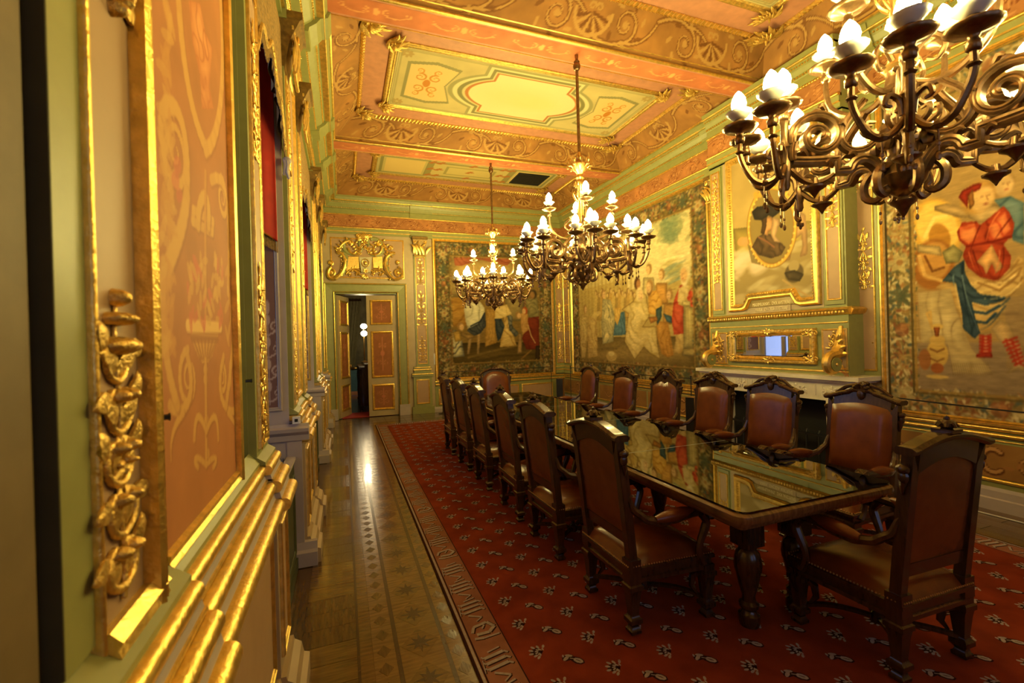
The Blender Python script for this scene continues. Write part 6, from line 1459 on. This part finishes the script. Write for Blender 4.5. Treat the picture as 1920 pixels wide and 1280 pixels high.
        sp = SmoothMB().tube([(sx * .302, .17, .64), (sx * .30, .205, .59), (sx * .298, .20, .55), (sx * .29, .165, .46), (sx * .285, .17, .40), (sx * .28, .2, .35)], [.026, .022, .024, .018, .022, .026], 8); obj('arm_support', sp, WOOD, ao)
        pd = MB(); rings = []
        for k in range(9):
            f = k / 8; y = -.125 + .235 * f; zc = .638 + .02 * f; s_ = max(.25, sin(pi * min(max(f, .04), .96)) ** .35); rings.append([Vector((sx * (.291 + .011 * f) + .036 * s_ * cos(a), y, zc + .006 + .034 * s_ * sin(a))) for a in [2 * pi * i / 10 for i in range(10)]])
        pd.loops(rings); obj('arm_pad', pd, LEATHER, ao)
    # crossed stretcher
    mb = MB()
    for sx in (-1, 1):
        mb.tube(bez((sx * .222, -.235, .09), (sx * .12, -.17, .13), (0, 0, .10), n=8), .016, 6); mb.tube(bez((sx * .255, .235, .09), (sx * .12, .17, .13), (0, 0, .10), n=8), .016, 6)
    mb.lathe([(.03, .08), (.034, .1), (.03, .125), (.012, .14), (.016, .155), (.002, .17)], 8); obj('stretcher', mb, WOOD, t)
    return t
protos = {}
def chair(crest, loc, rz, label, group):
    if crest not in protos: o = protos[crest] = make_chair('armchair', crest)
    else: o = copy_tree(protos[crest])
    o.location = (*loc, CZ); o.rotation_euler = (0, 0, rz); o['label'] = label; o['group'] = group
    return o
G1, G2 = 'armchairs along the left side of the table', 'armchairs along the right side of the table'
left_y = [2.31, 3.21, 3.97, 4.88, 5.69, 6.54]
left_l = ['carved leather armchair nearest on the left side, seen from behind beside the glass table', 'carved leather armchair second from the front in the left row', 'carved leather armchair third from the front in the left row', 'carved leather armchair fourth from the front in the left row', 'carved leather armchair fifth from the front in the left row', 'carved leather armchair farthest in the left row, nearest the door']
for i, y_ in enumerate(left_y): chair('arch', (1.665, y_), -pi / 2 + radians((0, 1, -1, 0, 1, -1)[i]), left_l[i], G1)
chair('arch', (2.565, 1.565), radians(-2), 'dark carved armchair at the near end of the table with its back to the viewer', 'armchairs at the table ends')
chair('round', (2.36, 6.9), pi, 'rounded back armchair with pale sheen at the far head of the table', 'armchairs at the table ends')
right = [('cartouche', 2.35, 'wide brown leather armchair nearest on the right side, partly behind the near table corner'), ('cartouche', 3.13, 'brown leather armchair with carved cartouche crest before the fireplace opening'), ('cartouche', 3.85, 'brown leather armchair with carved crest beside the far fireplace jamb'), ('peak', 4.62, 'armchair with a tall peaked crest carved with a mask on the right side'), ('cartouche', 5.44, 'brown armchair with dark carved crest before the large tapestry'), ('round', 6.42, 'rounded top brown armchair farthest along the right side, near the corner')]
for i, (c_, y_, lab) in enumerate(right): chair(c_, (3.44 if i < 4 else 3.40, y_), pi / 2 + radians((0, 2, -1, 1, 0, -2)[i]), lab, G2)
# ================================================================ CHANDELIERS
ch = thing('chandelier', '', 'chandelier')
obj('stem', MB().lathe([(.017, 1.52), (.017, 2.60), (.02, 2.61), (.02, 2.64)], 10), BRONZE, ch)
obj('ceiling_knob', MB().lathe([(.012, 2.46), (.03, 2.47), (.042, 2.5), (.042, 2.52), (.03, 2.545), (.035, 2.56), (.02, 2.58), (.012, 2.6)], 14), BRONZE, ch)
obj('column', MB().lathe([(.06, .70), (.075, .72), (.05, .75), (.04, .80), (.036, .84), (.034, 1.18), (.045, 1.20), (.05, 1.22), (.04, 1.24), (.05, 1.26), (.035, 1.28), (.03, 1.30), (.05, 1.33), (.085, 1.37), (.10, 1.40), (.085, 1.42), (.06, 1.43), (.045, 1.455), (.055, 1.48), (.03, 1.50), (.022, 1.54), (.012, 1.56)], 16), BRASS, ch)
mb = SmoothMB()
for k in range(10):
    a = 2 * pi * k / 10; c_, s_ = cos(a), sin(a)
    mb.tube([(.08 * c_, .08 * s_, 1.37), (.12 * c_, .12 * s_, 1.40), (.135 * c_, .135 * s_, 1.44), (.115 * c_, .115 * s_, 1.46), (.105 * c_, .105 * s_, 1.43)], [.012, .01, .012, .01, .007], 6); mb.ell((.13 * c_, .13 * s_, 1.385), .018, .018, .014, 6, 4)
    mb.tube([(.036 * c_, .036 * s_, 1.0), (.07 * c_, .07 * s_, 1.04), (.085 * c_, .085 * s_, 1.09), (.06 * c_, .06 * s_, 1.10)], [.006, .007, .006, .004], 5)
    mb.tube([(.045 * c_, .045 * s_, 1.17), (.06 * c_, .06 * s_, 1.21), (.068 * c_, .068 * s_, 1.17)], [.012, .012, .004], 5)
obj('foliage_collar', mb, BRASS, ch)['kind'] = 'stuff'
mb = SmoothMB().lathe([(.002, .0), (.012, .015), (.028, .05), (.05, .068), (.054, .078), (.03, .085), (.02, .10), (.05, .12), (.085, .16), (.10, .20), (.085, .235), (.07, .25), (.075, .28), (.06, .30), (.065, .34), (.09, .38), (.10, .42), (.085, .45), (.06, .47), (.055, .52), (.075, .56), (.085, .60), (.06, .64), (.055, .68), (.06, .70)], 18)
for k in range(6):
    a = 2 * pi * (k + .5) / 6; c_, s_ = cos(a), sin(a)
    mb.tube([(r * c_, r * s_, z) for r, z in ((.07, .25), (.12, .24), (.15, .19), (.145, .13), (.11, .105), (.085, .125), (.1, .15))], [.014, .018, .02, .02, .017, .013, .009], 7)
    mb.ell((.095 * c_, .095 * s_, .36), .035, .035, .045, 8, 5)                       # grotesque heads round the hub
    mb.ell((.12 * c_, .12 * s_, .345), .022, .022, .025, 6, 4)
    for g in (-.35, .35): mb.tube([(.08 * cos(a + g), .08 * sin(a + g), .40), (.14 * cos(a + g), .14 * sin(a + g), .43), (.15 * cos(a + g), .15 * sin(a + g), .47), (.11 * cos(a + g), .11 * sin(a + g), .47)], [.014, .014, .012, .007], 6)
obj('central_body', mb, BRONZE, ch)
dish_m = shared('drip_dish', MB().lathe([(.014, -.07), (.022, -.065), (.024, -.04), (.016, -.03), (.02, -.012), (.065, .0), (.082, .014), (.08, .018), (.03, .014), (.024, .022), (.03, .036), (.022, .05), (.004, .052)], 14), BRONZE)
for p in dish_m.polygons: p.use_smooth = True
cup_m = shared('glass_cup', MB().lathe([(.012, .05), (.032, .056), (.05, .072), (.064, .088), (.06, .09), (.03, .066), (.012, .064)], 12), CUP)
for p in cup_m.polygons: p.use_smooth = True
bulb_m = shared('bulb', MB().lathe([(.012, .06), (.018, .08), (.032, .105), (.037, .13), (.032, .155), (.018, .18), (.004, .196)], 8), BULB)
for p in bulb_m.polygons: p.use_smooth = True
def light_at(par, p):
    for n_, me in (('drip_dish', dish_m), ('glass_cup', cup_m), ('bulb', bulb_m)):
        o = link(n_, me, par); o.location = p
def sweep2(mb, P, a, w, h):
    """flat moulded bar following (r,z) points in the vertical plane at angle a"""
    c_, s_ = cos(a), sin(a); n = len(P); rings = []
    for i, (r, z) in enumerate(P):
        t = Vector((P[min(i + 1, n - 1)][0] - P[max(i - 1, 0)][0], P[min(i + 1, n - 1)][1] - P[max(i - 1, 0)][1])); t.normalize(); nx, nz = -t.y, t.x
        rings.append([Vector(((r + nx * d) * c_ - e_ * s_, (r + nx * d) * s_ + e_ * c_, z + nz * d)) for d, e_ in ((h, w), (h * .4, w * 1.25), (0, w), (-h * .4, w * 1.25), (-h, w), (-h, -w), (-h * .4, -w * 1.25), (0, -w), (h * .4, -w * 1.25), (h, -w))])
    mb.loops(rings)
NB = 6
for k in range(NB):
    a = 2 * pi * (k + .18) / NB; c_, s_ = cos(a), sin(a); R = lambda r, z, t=0.0: (r * c_ - t * s_, r * s_ + t * c_, z)
    mb = SmoothMB()
    P = bez((.08, .20), (.14, .34), (.22, .30), (.23, .25), n=8) + [(.235, .245), (.29, .245), (.292, .30), (.345, .30)] + bez((.345, .30), (.42, .30), (.49, .31), n=5)[1:]
    sweep2(mb, P, a, .02, .021)
    V_ = [(.37 + p[0], .42 + p[1]) for p in spiral_pts(0, 0, .125, 1.75, -.2, 1, 34)]
    sweep2(mb, bez((.49, .31), (.50, .35), (.483, .40), n=4) + V_, a, .022, .017)
    sweep2(mb, bez((.10, .40), (.16, .30), (.26, .33), (.27, .40), n=8) + bez((.27, .40), (.26, .5), (.2, .52), (.16, .58), n=8)[1:], a, .016, .015)
    mb.tube([R(.30, .235), R(.36, .20), R(.43, .205), R(.50, .27)], [.010, .014, .014, .016], 7)       # lower bow
    mb.lathe([(.002, .10), (.01, .115), (.024, .135), (.05, .15), (.052, .158), (.02, .17), (.015, .2)], 10, R(.39, .0)[:2] + (.02,))
    for r_, z_ in ((.20, .30), (.30, .27), (.42, .33), (.33, .54), (.24, .45)):
        for g in (-1, 1): mb.tube([R(r_, z_), R(r_ + .03, z_ + .025, g * .025), R(r_ + .05, z_ + .01, g * .035)], [.012, .013, .004], 5)
    mb.lathe([(.012, .17), (.02, .19), (.018, .22), (.026, .25), (.026, .30), (.018, .33), (.022, .37), (.03, .38), (.02, .40), (.018, .49), (.024, .51)], 10, R(.52, 0)[:2] + (0,))
    mb.tube([R(.51, .28), R(.535, .2), R(.54, .14), R(.52, .115)], [.02, .017, .014, .012], 7)
    for g in (-1, 0, 1): mb.ell(R(.52, .095, g * .018), .01, .01, .014, 6, 4)
    tops = [R(.52, .58)]
    for ph in (-.95, 0, .95):
        q = lambda d, z: R(.52 + d * cos(ph), z, d * sin(ph)); L = .21
        mb.tube([q(.0, .31), q(.05, .24), q(.10, .215), q(.15, .235), q(.19, .30), q(.21, .36), q(.21, .42)], [.014, .014, .015, .014, .013, .013, .012], 7)
        mb.tube([q(.02, .30), q(.03, .36), q(.07, .38), q(.085, .345), q(.06, .335)], [.012, .013, .012, .01, .006], 6)
        mb.ell(q(.10, .215), .022, .022, .016, 7, 4); mb.ell(q(.21, .375), .022, .022, .012, 8, 4)
        mb.tube([q(.10, .20), q(.10, .12)], .003, 4); mb.ell(q(.10, .10), .01, .01, .018, 6, 4); mb.ell(q(.10, .15), .008, .008, .012, 6, 4)
        tops.append(q(.21, .49))
    br = obj('branch', mb, BRONZE, ch)
    for p in tops: light_at(br, p)
for k in range(4):
    a = 2 * pi * k / 4 + radians(-20.4); c_, s_ = cos(a), sin(a)
    mb = SmoothMB().tube([(r * c_, r * s_, z) for r, z in ((.06, .62), (.14, .58), (.24, .60), (.33, .68), (.355, .78), (.355, .85))], [.016, .017, .017, .016, .014, .012], 8)
    mb.tube([(r * c_, r * s_, z) for r, z in ((.05, .74), (.12, .80), (.18, .74), (.15, .68), (.11, .70))], [.012, .014, .013, .01, .006], 7)
    br = obj('upper_branch', mb, BRONZE, ch); light_at(br, (.355 * c_, .355 * s_, .91))
ch.location = (2.54, 4.5, 2.14); ch['label'] = 'middle bronze chandelier with lit candle bulbs hanging over the table'; ch['group'] = 'bronze chandeliers'
for p, lab, rz in (((2.56, 7.72, 2.14), 'farthest bronze chandelier, hanging in front of the end wall tapestry', 0), ((2.545, 1.39, 2.14), 'nearest bronze chandelier, large at the upper right with scrolled branches', .35)):
    o = copy_tree(ch); o.location = p; o['label'] = lab; o.rotation_euler = (0, 0, rz)
# ================================================================ SMALL THINGS
def speaker(loc, lab):
    t = thing('column_speaker', lab, 'speaker', loc, 0, 'column speakers by the wall')
    obj('cabinet', MB().box(-.07, .07, -.06, .06, 0, .62), mat('speaker_wood_%d' % (loc[1] * 10), (.36, .2, .07), .5), t, smooth=False)
    obj('grille', MB().box(-.085, -.07, -.06, .06, .02, .62), BLACKM, t, smooth=False)
    obj('foot', MB().box(-.1, .08, -.08, .08, -.02, 0), BLACKM, t, smooth=False)
    return t
s1_ = speaker((5.0, 10.1, .02), 'slim black fronted speaker standing in the far corner'); s1_.rotation_euler = (0, 0, radians(50)); s1_.scale = (1.3, 1.3, 1)
s2_ = speaker((4.95, 5.52, .02), 'slim black fronted speaker standing beside the marble fireplace'); s2_.rotation_euler = (0, 0, radians(18)); s2_.scale = (1.1, 1.1, 1.05)
def stanchion(x_, y_, lab):
    t = thing('stanchion', lab, 'post', (x_, y_, 0), 0, 'black rope barrier posts')
    obj('base', MB().lathe([(.002, 0), (.1, 0), (.1, .008), (.03, .016), (.012, .03)], 14), BLACKM, t); obj('pole', MB().lathe([(.008, .02), (.008, .95), (.014, .955), (.014, .975), (.004, .98)], 8), BLACKM, t)
POSTS = [(2.08, 10.2, 'thin black barrier post beside the door pilaster'), (4.78, 10.15, 'thin black barrier post right of the far head chair'), (5.02, 9.6, 'thin black barrier post in the corner before the large tapestry'), (5.03, 7.4, 'thin black barrier post midway along the large tapestry'), (5.05, 5.66, 'thin black barrier post left of the marble fireplace'), (5.05, 2.95, 'thin black barrier post right of the marble fireplace')]
for p in POSTS: stanchion(*p)
def rope(a, b, sag, lab):
    pts = [(a[0] + (b[0] - a[0]) * f, a[1] + (b[1] - a[1]) * f, .94 - sag * 4 * f * (1 - f)) for f in [i / 12 for i in range(13)]]
    tag(obj('barrier_rope', MB().tube(pts, .007, 6), BLACKM), lab, 'rope', 'black barrier ropes')
rope(POSTS[0], POSTS[1], .02, 'black barrier rope below the end wall tapestry'); rope(POSTS[2], POSTS[3], .02, 'black barrier rope along the far half of the large tapestry'); rope(POSTS[3], POSTS[4], .02, 'black barrier rope along the near half of the large tapestry'); rope(POSTS[5], (5.05, -.4), .03, 'black barrier rope below the tapestry at the right edge')
tag(obj('notice_card', MB().box(1.965, 2.005, YF - .012, YF - .004, 1.1, 1.36), WHITEP, smooth=False), 'narrow white notice card beside the door pilaster', 'card')
tag(obj('floor_cable', MB().tube([(5.25, 3.1, .008), (5.2, 2.7, .008), (5.12, 2.35, .008), (5.13, 2.0, .008), (5.2, 1.5, .008)], .005, 6), WHITEP), 'white cable lying on the parquet along the right wall', 'cable')

# ================================================================ NEXT ROOM
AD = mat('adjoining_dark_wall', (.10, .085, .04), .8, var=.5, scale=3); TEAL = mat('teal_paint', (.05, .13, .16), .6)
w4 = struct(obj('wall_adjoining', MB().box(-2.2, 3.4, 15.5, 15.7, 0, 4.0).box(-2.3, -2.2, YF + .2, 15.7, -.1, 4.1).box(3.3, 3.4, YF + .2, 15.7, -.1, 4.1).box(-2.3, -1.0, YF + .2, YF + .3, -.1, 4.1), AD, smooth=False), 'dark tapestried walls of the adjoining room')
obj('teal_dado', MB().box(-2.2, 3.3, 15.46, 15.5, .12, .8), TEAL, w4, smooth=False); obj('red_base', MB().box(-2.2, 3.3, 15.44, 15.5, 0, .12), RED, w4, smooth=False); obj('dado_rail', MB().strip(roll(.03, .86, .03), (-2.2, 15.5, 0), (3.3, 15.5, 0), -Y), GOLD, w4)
struct(obj('ceiling_adjoining', MB().box(-2.3, 3.4, YF + .2, 15.7, 4.0, 4.2), RED, smooth=False), 'ceiling of the adjoining room')
og = Orn((0, 15.45, 3.5), X, Z)
for i in range(14): og.spiral(-1 + i * .25, .1 + .05 * (i % 2), .1, 1.5, pi / 2, 1 if i % 2 else -1, .025); og.leaf(-1 + i * .25, .2, 1 + i, .2, .08, .05)
obj('gilded_frieze', og, GOLD, w4)
tag(obj('carpet_runner', MB().box(-.05, 1.1, 10.62, 11.35, 0, .012), mat('runner_wool', (.35, .035, .045), .95), smooth=False), 'red runner just beyond the doorway', 'carpet')
dk = thing('writing_desk', 'tall dark wooden counter desk seen through the doorway', 'desk', (.70, 12.6, 0))
obj('body', MB().box(-.28, .28, -.7, 1.5, .08, 1.0), WOOD, dk, smooth=False); obj('top', MB().box(-.33, .33, -.75, 1.55, 1.0, 1.05).box(-.2, .3, -.7, 1.5, 1.05, 1.12), WOOD, dk, smooth=False)
for y_ in (-.66, .4, 1.45): obj('turned_post', MB().lathe([(.04, 0), (.045, .08), (.03, .1), (.04, .3), (.03, .5), (.042, .7), (.03, .9), (.045, .98), (.02, 1.0)], 12, (-.3, y_, 0)), WOOD, dk)
obj('panel_moulding', MB().frame((-.28, 1.3, .2), -Y, Z, .8, .7, [(0, 0), (0, .02), (.04, .02), (.05, 0)]).frame((-.28, .3, .2), -Y, Z, .8, .7, [(0, 0), (0, .02), (.04, .02), (.05, 0)]), WOOD, dk, smooth=False)
lm = thing('table_lamp', 'lit double globe lamp on the counter in the adjoining room', 'lamp', (.56, 13.4, 1.12))
obj('stand', MB().lathe([(.09, 0), (.09, .02), (.02, .04), (.015, 1.0), (.03, 1.01)], 12), BRASS, lm)
LG = emit_mat('lit_globe', (1, .8, .45), 110)
for z_ in (.80, 1.0): obj('globe', MB().ell((0, -.05, z_), .085, .085, .075, 12, 8), LG, lm)
cl = thing('hanging_curtain', 'pale hanging curtain in the adjoining room behind the counter', 'curtain', (-.05, 15.3, 0))
n = 30; mb = MB(); vs = []
for th in (0, .03):
    for z_ in (.9, 3.0):
        for i in range(n + 1): vs.append((-.1 + .5 * i / n + (.25 if z_ > 2 else 0), .04 * sin(i * 1.1) + th, z_))
fs = [(i, i + 1, n + 1 + i + 1, n + 1 + i) for i in range(n)]; fs += [tuple(q + 2 * (n + 1) for q in f)[::-1] for f in fs]; mb.add(vs, fs); obj('cloth', mb, mat('olive_cloth', (.16, .14, .06), .9), cl)
